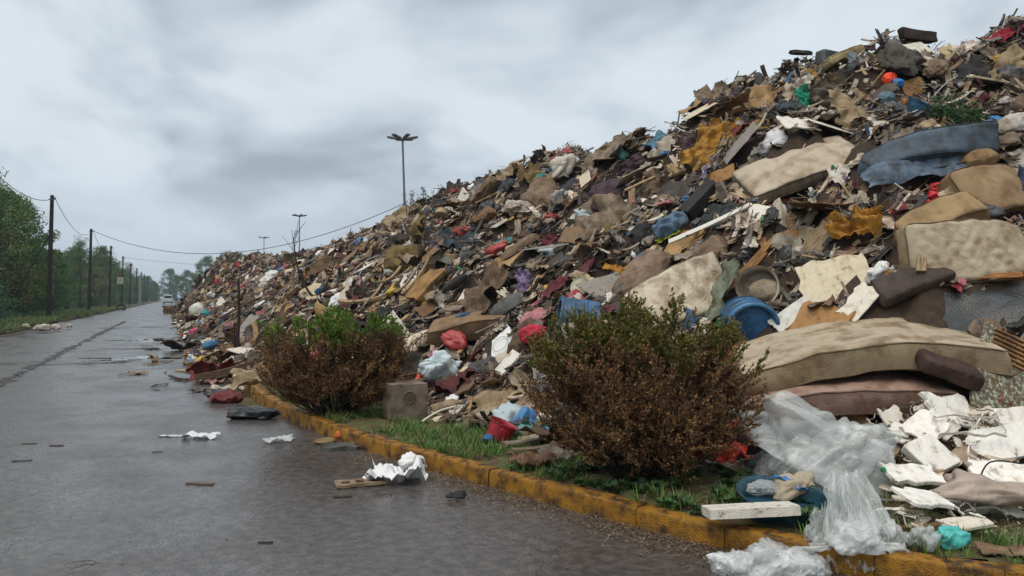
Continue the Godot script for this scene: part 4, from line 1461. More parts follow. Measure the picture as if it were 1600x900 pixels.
	for i in 7:
		part("slat", box(Vector3(dz.x * 0.36, 0.02, 0.02)), mat(Color(0.62, 0.45, 0.24), "wood", 0.7), door, Transform3D(Basis(), Vector3(-dz.x * 0.24, 0.014, -dz.z * 0.46 + i * dz.z * 0.055)))
	part("splinter", broken(dz.x * 0.22, dz.z * 0.42, 0.01, 0.4, 4), mat(Color(0.72, 0.52, 0.28), "wood", 0.7), door, Transform3D(Basis(Vector3.UP, 0.2), Vector3(-dz.x * 0.22, 0.01, dz.z * 0.16)))
	# --- heap of broken white boards, lower right
	for q in [[1478, 672, 96, 0.5, 10, "f0eeea", 20], [1552, 690, 130, 0.5, -6, "d8c7a8", 10], [1446, 700, 60, 0.7, 30, "f0eeea", 16], [1512, 700, 100, 0.34, -8, "f1f0ec", 22], [1570, 728, 110, 0.4, 4, "eeedea", 24], [1452, 738, 62, 0.75, 34, "f2f1ee", 26], [1496, 752, 96, 0.5, -30, "efeeea", 12], [1428, 782, 96, 0.5, 8, "f0eeea", 20], [1592, 752, 70, 0.8, 4, "efeeea", 12], [1420, 655, 56, 0.5, 0, "b9ad98", 8], [1398, 690, 46, 0.4, -20, "d9d3c4", 10], [1534, 724, 84, 0.6, 20, "9f8d78", 6], [1462, 660, 60, 0.4, 15, "cfc6b4", 4], [1500, 790, 70, 0.5, 12, "8f7c66", 6], [1386, 720, 44, 0.6, 40, "8b7a66", 8], [1560, 655, 90, 0.5, 16, "e0dccf", 6], [1410, 742, 50, 0.5, 60, "c7bda9", 10], [1380, 760, 44, 0.6, 5, "a3937c", 6], [1444, 822, 90, 0.5, 20, "efeeea", 18], [1392, 806, 66, 0.5, -14, "e9e7e2", 14], [1505, 836, 80, 0.4, 6, "d9d3c6", 8], [1562, 776, 90, 0.5, -20, "f0eeea", 20], [1590, 704, 84, 0.7, 10, "efece6", 26], [1540, 742, 70, 0.6, 44, "ecebe6", 18], [1478, 800, 74, 0.5, -36, "e4e0d6", 10]]:
		H("broken", "plaster_slab", q[0], q[1], q[2], V(1, 0.07, q[3] * 1.25), V(q[6], q[4], rng.randf_range(-18, 14)), q[5], "broken white plaster board" if Color.html(q[5]).get_luminance() > 0.6 else "muddy brown plaster board", "in the pile of shattered boards by the clear sack", "plaster board", {"mat": "plaster", "lift": 1.5, "up": 0.14 if q[6] > 14 else 0.04, "jag": 0.2, "group": "shattered plaster boards"})
	for i in 110:
		var px := rng.randf_range(1372, 1600)
		var py := rng.randf_range(650, 845)
		var tone: String = ["e6e3dc", "dedad0", "cfc8ba", "a89a86", "e9e7e2"][i % 5]
		H("broken", "plaster_slab", px, py, rng.randf_range(16, 46), V(1, 0.1, rng.randf_range(0.4, 0.9)), V(rng.randf_range(-10, 40), rng.randf_range(0, 180), rng.randf_range(-25, 25)), tone, "small " + ("white" if i % 5 != 3 else "grey brown") + " plaster shard", "among the shattered plaster boards", "plaster shard", {"mat": "plaster", "lift": 1.0, "up": rng.randf_range(0.03, 0.13), "jag": 0.3, "group": "plaster shards"})
	H("box", "white_block", 1452, 736, 56, V(1, 0.3, 1.1), V(22, 26, 6), "e9e7e2", "thick white polystyrene block", "on top of the shattered plaster boards", "block", {"lift": 1.4, "r": 0.015, "dent": 0.04, "mat": "plaster"})
	H("gather", "muddy_sack", 1545, 812, 130, V(1, 0.42, 0.6), V(-10, -6, -6), "a8978a", "mud smeared plastic sack", "below the shattered plaster boards", "sack", {"mat": "bag", "rough": 0.35, "amp": 0.2, "lift": 0.3, "n": 20, "up": 0.1})
	H("pipe", "black_cable", 1545, 800, 130, V(1, 0.02, 0.02), V(0, 10, 30), "2a2522", "bent black cable", "arching over the mud smeared sack", "cable", {"lift": 14.0, "curl": 0.12})
	H("plank", "lath", 1420, 836, 100, V(1, 0.08, 0.14), V(0, 2, 0), "7c6046", "brown wet lath", "lying along the grass below the plaster boards", "lath", {"mat": "wood", "lift": 0.5})
	# --- plastic
	H("gather", "grey_sack", 1200, 700, 120, V(1, 0.5, 0.6), V(0, 0, 0), "8d8f8c", "dull grey plastic sack", "behind the clear sack beside the nearer shrub", "sack", {"mat": "bag", "rough": 0.4, "amp": 0.22, "lift": 0.3, "up": 0.12, "n": 18})
	var sp := ground(1296, 765, 0.14)
	var kz := V(1, 0.56, 0.62) * (216.0 * -sp.z / F)
	var sack := root("clear_sack", Transform3D(Basis(Vector3.UP, -0.2) * Basis(Vector3.BACK, -0.5), sp + V(0, kz.y * 0.4, 0)))
	tag(sack, "large clear plastic sack of crumpled film lying behind the kerb", "sack")
	remember(sack.transform, kz * 0.45, "large clear plastic sack")
	part("film", film_bag(kz, 4, 0.16, 4.0, 110, 50), clear_film(0.27), sack)
	part("inner_film", film_bag(kz * 0.86, 5, 0.22, 7.0, 90, 40), clear_film(0.2), sack, Transform3D(Basis(Vector3.BACK, 1.1), V(0.02, -0.02, 0)))
	part("inner_film", film_bag(kz * 0.6, 5, 0.3, 12.0, 70, 30), clear_film(0.3), sack, Transform3D(Basis(Vector3.RIGHT, 1.4), V(0.1, -0.05, 0.05)))
	part("contents", lump(kz * 0.42, 14, 0.35, 1.6, 8.0, 0.8), mat(Color(0.8, 0.8, 0.76), "bag", 0.5), sack, Transform3D(Basis(), V(-0.06, -0.08, -0.03)))
	part("green_cap", lathe([Vector2(0.0, 0.012), Vector2(0.016, 0.01), Vector2(0.018, -0.012), Vector2(0.0, -0.012)], 14), mat(Color(0.05, 0.5, 0.3), "plain", 0.4), sack, Transform3D(Basis(Vector3.RIGHT, 1.1), Vector3(kz.x * 0.26, kz.y * 0.24, kz.z * 0.44)))
	var film := clear_film(0.3)
	var runs := [[[1318, 742, 0.42], [1322, 790, 0.3], [1330, 835, 0.22], [1330, 872, 0.06], [1322, 892, 0.03]], [[1330, 752, 0.4], [1352, 800, 0.3], [1364, 842, 0.21], [1376, 880, 0.05], [1380, 896, 0.03]], [[1296, 800, 0.25], [1290, 830, 0.2], [1282, 852, 0.16], [1270, 880, 0.03]], [[1340, 812, 0.24], [1376, 836, 0.2], [1402, 856, 0.17]]]
	for i in runs.size():
		var pts := []
		for q in runs[i]:
			pts.append(ground(q[0], q[1], q[2]))
		var o := solo("plastic_film", drape(smooth_line(pts, 7), 0.2, 0.34 if i < 2 else 0.22, 5.0, 0.05, i * 3.7), film)
		tag(o, ["long clear plastic film hanging from the sack over the kerb to the road", "clear plastic film fanning out over the kerb beside the long film", "short clear film creased across the kerb beside the shelf board", "narrow clear film strip lying along the top of the kerb"][i], "film", "film trailing over the kerb")
	for q in [[1156, 890, 84, 0.5], [1212, 888, 104, 0.5], [1262, 896, 76, 0.5], [1338, 848, 84, 0.5]]:
		var at := ground(q[0], q[1] + 10.0, 0.0 if q[0] < 1300 else 0.16)
		var w: float = q[2] * -at.z / F
		var o := root("clear_bag", Transform3D(Basis(Vector3.UP, q[0] * 0.7), at + V(0, w * 0.17, 0)))
		tag(o, "crumpled clear plastic bag " + ("on the wet road against the kerb" if q[0] < 1300 else "bunched on top of the kerb under the sack"), "bag", "clear bags by the kerb")
		part("film", film_bag(V(1.0, 0.62, 0.8) * w, 4, 0.18, q[0] * 0.1), clear_film(0.3), o)
		part("crushed_film", film_bag(V(0.7, 0.45, 0.6) * w, 5, 0.24, q[0] * 0.2), clear_film(0.4), o)
	H("gather", "white_bag", 1132, 892, 44, V(1, 0.6, 0.7), V(0, 0, 0), "dfe2e4", "small white knotted bag", "on the road at the kerb under the white shelf board", "bag", {"mat": "bag", "amp": 0.35, "lift": 0.35, "rough": 0.4})
	H("panel", "shelf_board", 1172, 826, 140, V(1, 0.1, 0.36), V(-6, 2, 2), "d6d2c8", "white shelf board", "resting across the yellow kerb", "shelf", {"lift": 2.2, "amp": 0.002, "jag": 0.01, "mat": "plaster", "flat": 1.0})
	var basin := H("tray", "blue_basin", 1228, 806, 152, V(1, 0.2, 1), V(8, 0, -4), "22526b", "shallow dark blue plastic basin", "full of scraps behind the kerb", "basin", {"lift": 0.5, "flat": 0.9, "rough": 0.35, "parts": "bowl"})
	var bz: Vector3 = basin.get_meta("size")
	H("gather", "food_packet", 1240, 790, 62, V(1, 0.6, 0.7), V(0, 20, 10), "a99c86", "crumpled beige packet", "inside the blue basin", "packet", {"mat": "bag", "amp": 0.35, "up": 0.08})
	H("cloth", "blue_wrapper", 1236, 792, 36, V(0.5, 0.2, 1.3), V(20, 60, 0), "3f76b8", "bright blue wrapper strip", "over the beige packet in the basin", "wrapper", {"mat": "bag", "up": 0.16, "rough": 0.3})
	H("lump", "clear_wrapper", 1190, 790, 60, V(1, 0.4, 0.7), V(0, 0, 0), "c8cfd0", "grey clear wrapper", "on the rim of the blue basin", "wrapper", {"mat": "film", "alpha": 0.5, "amp": 0.4, "up": 0.08})
	H("gather", "teal_bag", 1484, 856, 56, V(1, 0.6, 0.6), V(0, 20, 0), "4fb5b0", "turquoise plastic bag", "on the grass by the end of the kerb", "bag", {"mat": "bag", "rough": 0.35, "amp": 0.5, "freq": 2.4, "n": 20})
	H("gather", "clear_cup_bag", 1446, 858, 46, V(1, 0.9, 0.7), V(0, 50, 0), "c9cfcd", "clear torn bag", "beside the turquoise bag on the grass", "bag", {"mat": "film", "alpha": 0.55, "amp": 0.45, "freq": 2.2, "n": 20})
	H("cloth", "red_bag", 1118, 730, 84, V(1, 0.3, 0.9), V(40, 10, 0), "d33a22", "bright red plastic bag", "caught under the nearer shrub", "bag", {"mat": "bag", "rough": 0.4, "lift": 0.6, "up": 0.16})
	H("panel", "cardboard_flap", 1580, 868, 90, V(1, 0.02, 0.5), V(0, -14, 0), "9a8068", "soggy brown cardboard flap", "on the grass at the end of the kerb", "cardboard", {"amp": 0.03, "lift": 1.0})
	# --- drums, tiles and the litter between the shrubs
	var drum := H("drum", "blue_drum", 1170, 512, 78, V(1, 0.8, 1), V(58, 10, 0), "3573ab", "blue plastic drum", "half buried with its round end facing out", "drum", {"lift": 0.1, "rough": 0.35, "parts": "body", "mat": "grime"})
	var rz: Vector3 = drum.get_meta("size")
	part("rim", tube(PackedVector3Array(range(28).map(func(i): return Vector3(cos(TAU * i / 28.0) * rz.x * 0.47, rz.y * 0.51, sin(TAU * i / 28.0) * rz.x * 0.47))), 0.03, 0.03, 8, true), mat(hexc("4a8cc4"), "grime", 0.3), drum)
	H("drum", "blue_drum", 904, 506, 70, V(1, 0.9, 1), V(-10, 0, 60), "3c6fa3", "blue plastic drum", "sunk behind the brown cardboard above the shrub", "drum", {"lift": 0.05, "rough": 0.35})
	H("panel", "cardboard_piece", 912, 512, 70, V(1, 0.04, 0.6), V(36, 14, 0), "a27e52", "brown cardboard piece", "propped in front of the sunken blue drum", "cardboard", {"lift": 2.0, "amp": 0.03, "jag": 0.1})
	H("lump", "green_bag", 1134, 516, 26, V(1, 0.8, 0.7), V(0, 0, 0), "1f9a5e", "small emerald green bag", "beside the half buried blue drum", "bag", {"mat": "bag", "amp": 0.3, "up": 0.05})
	H("tray", "white_sink", 1188, 462, 62, V(1, 0.5, 1.1), V(30, 20, 20), "c4beb0", "dirty white plastic tub", "above the half buried blue drum", "tub", {"lift": 0.5})
	H("lump", "grey_hat", 1196, 478, 50, V(1, 0.6, 0.8), V(20, 0, 0), "a69a86", "beige crushed helmet shell", "above the half buried blue drum", "shell", {"amp": 0.12, "lift": 0.4, "up": 0.1})
	var block := H("box", "concrete_block", 633, 652, 58, V(1, 0.95, 0.8), V(0, 26, 0), "8b8078", "square grey concrete block", "standing on the grass between the shrubs", "block", {"flat": 1.0, "lift": 0.44, "r": 0.012, "dent": 0.05, "parts": "block"})
	var cz: Vector3 = block.get_meta("size")
	part("moulded_ring", tube(PackedVector3Array(range(20).map(func(i): return Vector3(cos(TAU * i / 20.0) * cz.x * 0.16 - cz.x * 0.02, sin(TAU * i / 20.0) * cz.x * 0.16 + cz.y * 0.12, cz.z * 0.505))), 0.008, 0.008, 5, true), mat(hexc("8b8078"), "grime", 0.75), block)
	H("gather", "pale_blue_bag", 692, 590, 58, V(1, 0.75, 0.6), V(20, 0, 10), "c3d2d8", "pale blue plastic bag", "bulging behind the concrete block", "bag", {"mat": "bag", "rough": 0.4, "amp": 0.25, "up": 0.06, "n": 18})
	H("panel", "dark_flap", 648, 584, 34, V(1, 0.04, 1.5), V(60, 20, 10), "4e5156", "dark grey plastic flap", "standing up behind the concrete block", "flap", {"lift": 5.0, "amp": 0.03, "jag": 0.1})
	H("bottle", "orange_bottle", 658, 596, 30, V(1, 0.4, 0.4), V(0, 70, 20), "d9532c", "orange red bottle", "against the pale blue bag", "bottle", {"up": 0.06, "rough": 0.35})
	H("gather", "grey_pillow", 756, 590, 58, V(1, 0.5, 0.6), V(0, 10, 0), "55595e", "dark grey stuffed bag", "beside the pale blue bag", "bag", {"mat": "cloth", "amp": 0.2, "up": 0.03})
	H("lump", "pink_quilt", 838, 520, 52, V(1, 0.5, 0.8), V(10, 0, 0), "c58a93", "pale pink quilt", "bunched beside the shrub", "quilt", {"mat": "cloth", "amp": 0.3, "up": 0.1})
	H("lump", "red_garment", 836, 532, 42, V(1, 0.6, 0.8), V(10, 0, 0), "cf2347", "crimson garment", "under the pale pink quilt", "garment", {"mat": "cloth", "amp": 0.35, "up": 0.02})
	H("broken", "grey_shard", 856, 538, 60, V(0.26, 0.02, 1), V(60, 10, -10), "9a9ea2", "upright grey plastic shard", "beside the crimson garment", "shard", {"lift": 8.0, "jag": 0.25})
	var lid := H("panel", "cistern_lid", 788, 546, 54, V(1, 0.1, 0.75), V(16, 20, 0), "e2e4e2", "white square appliance lid", "with a thin ring mark above the white tile", "lid", {"lift": 1.5, "amp": 0.004, "jag": 0.03, "parts": "lid", "mat": "plain"})
	part("rim_line", tube(PackedVector3Array(range(24).map(func(i): return Vector3(cos(TAU * i / 24.0) * 0.13, 0.03, sin(TAU * i / 24.0) * 0.11))), 0.004, 0.004, 5, true), mat(hexc("8d9190"), "plain", 0.5), lid)
	H("panel", "white_tile", 796, 572, 44, V(1, 0.08, 0.7), V(14, 18, 4), "e0dfd8", "white square tile", "below the white appliance lid", "tile", {"lift": 1.5, "amp": 0.002, "jag": 0.01, "mat": "plaster"})
	H("panel", "slate_board", 740, 628, 48, V(1, 0.1, 0.35), V(10, 14, 0), "54504f", "dark slate board", "above the beige roll", "board", {"lift": 1.0, "amp": 0.003})
	H("bottle", "beige_roll", 700, 646, 48, V(1, 0.4, 0.36), V(0, 20, 0), "b5a58e", "beige plaster roll", "lying beside the concrete block", "roll", {"up": 0.05})
	var bin := H("tray", "red_bin", 784, 690, 44, V(1, 0.62, 0.8), V(0, 0, -24), "b8283a", "small red plastic bin", "tipped over on the grass edge", "bin", {"lift": 0.5, "flat": 0.8, "rough": 0.4, "parts": "bowl"})
	H("lump", "plastic_ball", 763, 694, 18, V(1, 0.8, 0.8), V(0, 0, 0), "3f74b5", "small blue plastic ball", "against the red bin", "ball", {"amp": 0.1, "lift": 0.4})
	for q in [[832, 700, 100, 26, "9d9a90"], [850, 690, 90, 30, "aaa69a"], [842, 712, 90, 22, "8f8a7e"]]:
		H("plank", "wooden_board", q[0], q[1], q[2], V(1, 0.03, 0.16), V(4, q[3], 4), q[4], "long grey wooden board", "slanting down to the grass by the red bin", "board", {"mat": "wood", "lift": 1.5, "up": 0.05, "group": "grey boards by the red bin"})
	H("cloth", "brown_cloth", 832, 732, 66, V(1, 0.26, 0.6), V(10, 10, 0), "7a5a45", "torn brown cloth", "on the verge under the grey boards", "cloth", {"mat": "cloth", "up": 0.05})
	H("cloth", "grey_cloth", 868, 722, 54, V(1, 0.3, 0.8), V(10, -10, 0), "8d8580", "muddy grey cloth", "beside the torn brown cloth", "cloth", {"mat": "cloth", "up": 0.05})
	H("panel", "cardboard_strip", 866, 640, 80, V(1, 0.05, 0.4), V(6, 6, 0), "8b6f50", "flat brown cardboard", "behind the red bin", "cardboard", {"lift": 1.0, "amp": 0.02})
	H("cloth", "mesh_bag", 566, 640, 44, V(1, 0.4, 0.8), V(0, 0, 0), "d4d8da", "crumpled white bag", "on the bare soil beside the concrete block", "bag", {"mat": "bag", "up": 0.05, "rough": 0.4})
	H("lump", "striped_bag", 800, 488, 72, V(1, 0.4, 0.5), V(0, 6, 0), "63666a", "grey striped bundle", "above the long brown sofa cushion", "bundle", {"mat": "cloth", "amp": 0.2, "up": 0.02})
	# --- coloured cloths over the slope
	H("cloth", "ochre_curtain", 1118, 240, 104, V(1, 0.26, 0.62), V(24, 30, 0), "b5861f", "ochre yellow curtain", "draped over debris high on the slope", "curtain", {"mat": "cloth", "lift": 0.5, "n": 36})
	H("cloth", "purple_blanket", 1090, 240, 54, V(1, 0.2, 0.9), V(26, 10, 0), "4d363c", "dark plum blanket", "lying inside the ochre curtain", "blanket", {"mat": "cloth", "lift": 1.2})
	H("cloth", "blue_cloth", 1034, 222, 64, V(1, 0.22, 0.4), V(20, 50, 0), "5c93b5", "light blue cloth", "hanging near the crest left of the curtain", "cloth", {"mat": "cloth", "lift": 0.7})
	H("cloth", "yellow_cushion", 1340, 366, 76, V(1, 0.5, 0.6), V(0, -12, 0), "b98526", "mustard yellow bedding", "beside the weathered grey board", "bedding", {"mat": "cloth", "amp": 0.3, "lift": 0.4})
	H("lump", "red_plastic", 1218, 327, 46, V(1, 0.22, 0.4), V(0, 0, 0), "cc4630", "red orange plastic car toy shell", "below the flat speckled mattress", "toy shell", {"amp": 0.12, "lift": 0.8})
	H("cloth", "dark_jacket", 1132, 348, 66, V(1, 0.26, 0.8), V(14, 30, 0), "35424a", "dark slate jacket", "spread over rubbish below the speckled mattress", "jacket", {"mat": "cloth", "lift": 0.8})
	H("box", "dark_case", 1098, 320, 68, V(1, 0.3, 0.4), V(0, 26, 6), "2f2d33", "black suitcase", "left of the dark slate jacket", "suitcase", {"lift": 0.4, "dent": 0.1})
	H("cloth", "teal_strip", 1257, 165, 50, V(0.35, 0.2, 1), V(30, 0, 0), "1f9d84", "emerald green strip of cloth", "hanging down near the crest", "cloth", {"mat": "cloth", "lift": 0.8})
	H("cloth", "grey_tarp", 1296, 160, 60, V(0.7, 0.2, 1), V(30, 10, 0), "6e675b", "grey brown tarpaulin", "hanging beside the green strip of cloth", "tarpaulin", {"mat": "cloth", "lift": 0.7})
	H("cloth", "red_cloth", 1570, 66, 56, V(1, 0.24, 0.4), V(10, 20, 0), "b01e3c", "crimson cloth", "near the crest beside the yellow cloth", "cloth", {"mat": "cloth", "lift": 0.7})
	H("lump", "yellow_cloth", 1573, 98, 36, V(1, 0.4, 0.6), V(0, 0, 0), "d1a01c", "bright yellow cloth", "near the crest below the crimson cloth", "cloth", {"mat": "cloth", "amp": 0.4})
	H("lump", "orange_bag", 1390, 132, 24, V(1, 0.8, 0.7), V(0, 0, 0), "ee4a2a", "fluorescent orange bag", "high on the slope beside the blue bag", "bag", {"mat": "bag", "amp": 0.35})
	H("lump", "cyan_bag", 1402, 140, 18, V(1, 0.9, 0.8), V(0, 0, 0), "1f7ec4", "bright blue bag", "beside the fluorescent orange bag", "bag", {"mat": "bag", "amp": 0.3, "up": 0.05})
	H("lump", "slate_sack", 1382, 166, 26, V(1, 1, 0.8), V(0, 0, 0), "57727f", "steel blue sack", "below the fluorescent orange bag", "sack", {"mat": "bag", "amp": 0.25})
	for q in [[1458, 318, 22], [1460, 302, 20], [1455, 332, 24]]:
		H("lump", "red_packet", q[0], q[1], q[2], V(1, 0.9, 0.8), V(0, q[0], 0), "c01a22", "bright red shiny packet", "above the tan crushed mattress", "packet", {"mat": "bag", "amp": 0.45, "rough": 0.3, "group": "red packets"})
	H("cloth", "maroon_cloth", 872, 458, 56, V(1, 0.2, 0.5), V(10, 30, 0), "6b1f2c", "maroon cloth", "lying above the sunken blue drum", "cloth", {"mat": "cloth", "lift": 0.8})
	H("cloth", "maroon_cloth", 862, 384, 34, V(1, 0.25, 0.8), V(20, 20, 0), "6b1f2c", "maroon cloth", "at the end of a long brown roll on the slope", "cloth", {"mat": "cloth", "lift": 0.7})
	H("lump", "carpet_roll", 815, 398, 74, V(1, 0.22, 0.24), V(0, 38, 0), "8a7561", "long brown carpet roll", "pointing down the slope to the lilac cloth", "carpet roll", {"mat": "cloth", "amp": 0.12, "lift": 0.7})
	H("cloth", "lilac_cloth", 820, 446, 42, V(0.6, 0.2, 1), V(20, -10, 0), "8d7fae", "lilac cloth", "beside a pale plank on the lower slope", "cloth", {"mat": "cloth", "lift": 0.8})
	H("plank", "pale_plank", 836, 452, 46, V(1, 0.06, 0.22), V(4, 56, 0), "d0c2a4", "short pale plank", "between the lilac and the maroon cloth", "plank", {"mat": "wood", "lift": 1.5})
	H("disc", "round_cover", 910, 456, 34, V(1, 0.14, 1), V(36, 0, 0), "c9cbbd", "round off white lid", "above the sunken blue drum", "lid", {"lift": 1.5})
	H("box", "carton", 676, 456, 56, V(1, 0.4, 0.7), V(10, 30, 0), "a9834f", "tan cardboard carton", "crushed on the lower slope", "carton", {"dent": 0.4, "r": 0.03, "lift": 0.4})
	H("lump", "black_roll", 716, 452, 50, V(1, 0.36, 0.36), V(0, 4, 0), "2f2a28", "black carpet roll", "beside the crushed tan carton", "carpet roll", {"amp": 0.12, "lift": 0.5})
	H("plank", "white_plank", 722, 482, 60, V(1, 0.05, 0.3), V(8, 60, 0), "d9d2c6", "white plank", "above the long brown sofa cushion", "plank", {"lift": 2.0, "mat": "plaster"})
	H("lump", "blue_rag", 726, 500, 26, V(1, 0.5, 0.6), V(0, 0, 0), "2f6fb0", "blue rag", "above the long brown sofa cushion", "rag", {"mat": "cloth", "amp": 0.4})
	H("cloth", "yellow_rag", 962, 424, 40, V(1, 0.2, 0.4), V(10, -14, 0), "c98f24", "amber yellow rag", "left of the taupe rolled blanket", "rag", {"mat": "cloth"})
	for q in [[600, 420, 60, 60], [612, 440, 64, 66], [628, 424, 70, 58], [640, 446, 60, 52], [650, 420, 76, 44], [590, 462, 60, 64], [604, 470, 66, 62], [570, 478, 88, -10], [660, 436, 80, 40]]:
		H("plank", "pale_batten", q[0], q[1], q[2], V(1, 0.05, 0.08), V(4, q[3], 0), "b9a98c", "pale wooden batten", "in the sheaf of battens above the green topped shrub", "batten", {"mat": "wood", "lift": 1.5, "group": "sheaf of pale battens", "curl": 0.08})
	# --- edge of the heap along the road
	H("cushion", "red_cushion", 354, 629, 50, V(1, 0.36, 0.6), V(0, 10, 0), "7d3436", "dark red cushion", "on the road by the end of the kerb", "cushion", {"mat": "cloth", "lift": 0.42, "y": 0.0, "up": 0.0})
	H("lump", "black_bag", 396, 654, 78, V(1, 0.3, 0.5), V(0, -6, 0), "1b1d20", "flat black refuse bag", "on the road against the kerb", "bag", {"mat": "bag", "rough": 0.3, "amp": 0.4, "lift": 0.26, "n": 20, "y": 0.0, "up": 0.0})
	H("lump", "black_bag", 338, 624, 34, V(1, 0.5, 0.6), V(0, 0, 0), "202226", "small black bag", "behind the dark red cushion", "bag", {"mat": "bag", "rough": 0.3, "amp": 0.4, "lift": 0.35})
	H("lump", "blue_sack", 331, 548, 24, V(1, 0.7, 0.8), V(0, 0, 0), "3f7195", "round blue sack", "at the roadside edge of the heap", "sack", {"mat": "bag", "amp": 0.15, "lift": 0.45})
	H("disc", "grey_disc", 312, 562, 38, V(1, 0.08, 1), V(4, 0, 0), "a39d90", "round grey board", "on the road at the foot of the round blue sack", "disc", {"lift": 0.7})
	H("lump", "pink_bag", 308, 523, 22, V(1, 0.5, 0.7), V(0, 0, 0), "c23a63", "magenta pink bag", "at the roadside edge of the heap", "bag", {"mat": "bag", "amp": 0.35})
	H("lump", "rose_sack", 360, 518, 18, V(1, 1.0, 0.8), V(0, 0, 0), "8d4e50", "dull rose sack", "beside the thin dark stake", "sack", {"mat": "bag", "amp": 0.2})
	H("lump", "wicker_basket", 302, 484, 22, V(1, 0.9, 0.8), V(0, 0, 0), "5a4436", "brown wicker basket", "on the far edge of the heap", "basket", {"amp": 0.12})
	H("panel", "cardboard_sheet", 338, 474, 44, V(1, 0.05, 0.6), V(16, 20, 0), "a9834f", "large tan cardboard", "on the far edge of the heap", "cardboard", {"lift": 1.0, "amp": 0.05})
	H("box", "carton", 272, 490, 26, V(1, 0.5, 0.8), V(0, 20, 0), "8f7650", "squashed brown carton", "at the far roadside foot of the heap", "carton", {"lift": 0.4, "flat": 0.6, "dent": 0.3})
	H("lump", "white_sack", 312, 494, 24, V(1, 1.1, 0.6), V(0, 0, 0), "cfd2c6", "white printed sack", "with a turquoise corner on the far edge of the heap", "sack", {"mat": "bag", "amp": 0.2})
	H("lump", "turquoise_bag", 322, 496, 12, V(1, 0.9, 0.8), V(0, 0, 0), "1f8f8c", "small turquoise bag", "beside the white printed sack", "bag", {"mat": "bag", "amp": 0.3, "up": 0.1})
	H("lump", "red_rag", 344, 444, 12, V(1, 1.0, 0.8), V(0, 0, 0), "b02532", "bright red rag", "on the steep far end of the heap", "rag", {"mat": "cloth", "amp": 0.4})
	H("lump", "white_bags", 426, 440, 30, V(1, 0.6, 0.7), V(0, 0, 0), "d3d3cf", "pile of white plastic bag", "on the far slope behind the log bundle", "bag", {"mat": "bag", "amp": 0.45})
	for q in [[400, 480, 120, 44], [412, 476, 110, 42], [390, 492, 100, 46], [424, 470, 96, 40], [404, 490, 90, 48]]:
		H("pipe", "log", q[0], q[1], q[2], V(1, 0.03, 0.03), V(0, q[3], 0), "6f5d52", "long grey brown log", "in the bundle of logs slanting behind the green topped shrub", "log", {"mat": "wood", "lift": 2.0, "curl": 0.08, "taper": 0.8, "group": "bundle of logs"})
	H("plank", "beam", 352, 597, 90, V(1, 0.1, 0.22), V(0, 34, 0), "6b5a4b", "dark weathered beam", "over the end of the kerb", "beam", {"mat": "wood", "lift": 0.9, "up": 0.1})
	H("cloth", "pink_sheet", 330, 600, 36, V(1, 0.2, 0.5), V(0, 20, 0), "b28f8a", "dusty pink sheet", "beside the dark weathered beam", "sheet", {"mat": "cloth"})
	# --- on the road
	var rb := H("cloth", "white_road_bag", 620, 754, 84, V(1, 0.4, 0.7), V(0, 8, 0), "dfe0e2", "white plastic bag", "spread on the wet road beside the perforated plank", "bag", {"mat": "bag", "rough": 0.45, "y": 0.0, "lift": 0.12, "n": 34, "up": 0.05, "freq": 2.0})
	H("gather", "bag_peak", 642, 738, 34, V(1, 0.95, 0.6), V(0, 8, 0), "dfe0e2", "stiff peaked white bag", "rising behind the white bag on the road", "bag", {"mat": "bag", "rough": 0.45, "y": 0.0, "lift": 0.3, "amp": 0.3})
	# perforated plank
	var base := ground(563, 758)
	var comb := root("perforated_plank", Transform3D(Basis(Vector3.UP, 0.35), Vector3(base.x, 0.022, base.z)))
	tag(comb, "pale perforated plank with oval holes on the wet road", "plank")
	var pw := mat(hexc("a89c88"), "wood", 0.8)
	for sz in [-1.0, 1.0]:
		part("rail", box(Vector3(0.42, 0.03, 0.035)), pw, comb, Transform3D(Basis(), Vector3(0, 0, sz * 0.075)))
	for i in 4:
		part("bridge", box(Vector3(0.05, 0.028, 0.116)), pw, comb, Transform3D(Basis(), Vector3(-0.185 + i * 0.123, 0, 0)))
	H("panel", "slate_slab", 532, 702, 54, V(1, 0.14, 0.6), V(0, 10, 0), "56595c", "dark grey rubber slab", "on the wet road against the kerb", "slab", {"y": 0.0, "lift": 0.5, "amp": 0.01, "jag": 0.12})
	H("lump", "orange_cup", 531, 690, 17, V(1, 0.9, 0.6), V(0, 0, 0), "c96a2c", "orange plastic cup", "behind the dark rubber slab", "cup", {"y": 0.0, "amp": 0.12, "lift": 0.4})
	H("disc", "tan_disc", 507, 694, 34, V(1, 0.12, 1), V(0, 0, 0), "8f7a55", "tan wooden disc", "on the road beside the orange cup", "disc", {"y": 0.0, "lift": 0.6})
	H("cloth", "film_scrap", 315, 684, 54, V(1, 0.12, 0.5), V(0, 0, 0), "cfd4d8", "wet white film", "lying alone on the road", "film", {"y": 0.0, "mat": "bag", "rough": 0.35, "up": 0.025, "lift": 0.1})
	H("cloth", "film_scrap", 267, 682, 36, V(1, 0.05, 0.3), V(0, 0, 0), "b9bec2", "thin flat film scrap", "left of the wet white film on the road", "film", {"y": 0.0, "mat": "bag", "up": 0.008, "lift": 0.1})
	H("cloth", "clear_road_film", 436, 690, 44, V(1, 0.16, 0.7), V(0, 20, 0), "cfd3d4", "twisted clear wrapper", "on the road near the fallen leaves", "wrapper", {"y": 0.0, "mat": "film", "alpha": 0.6, "up": 0.02})
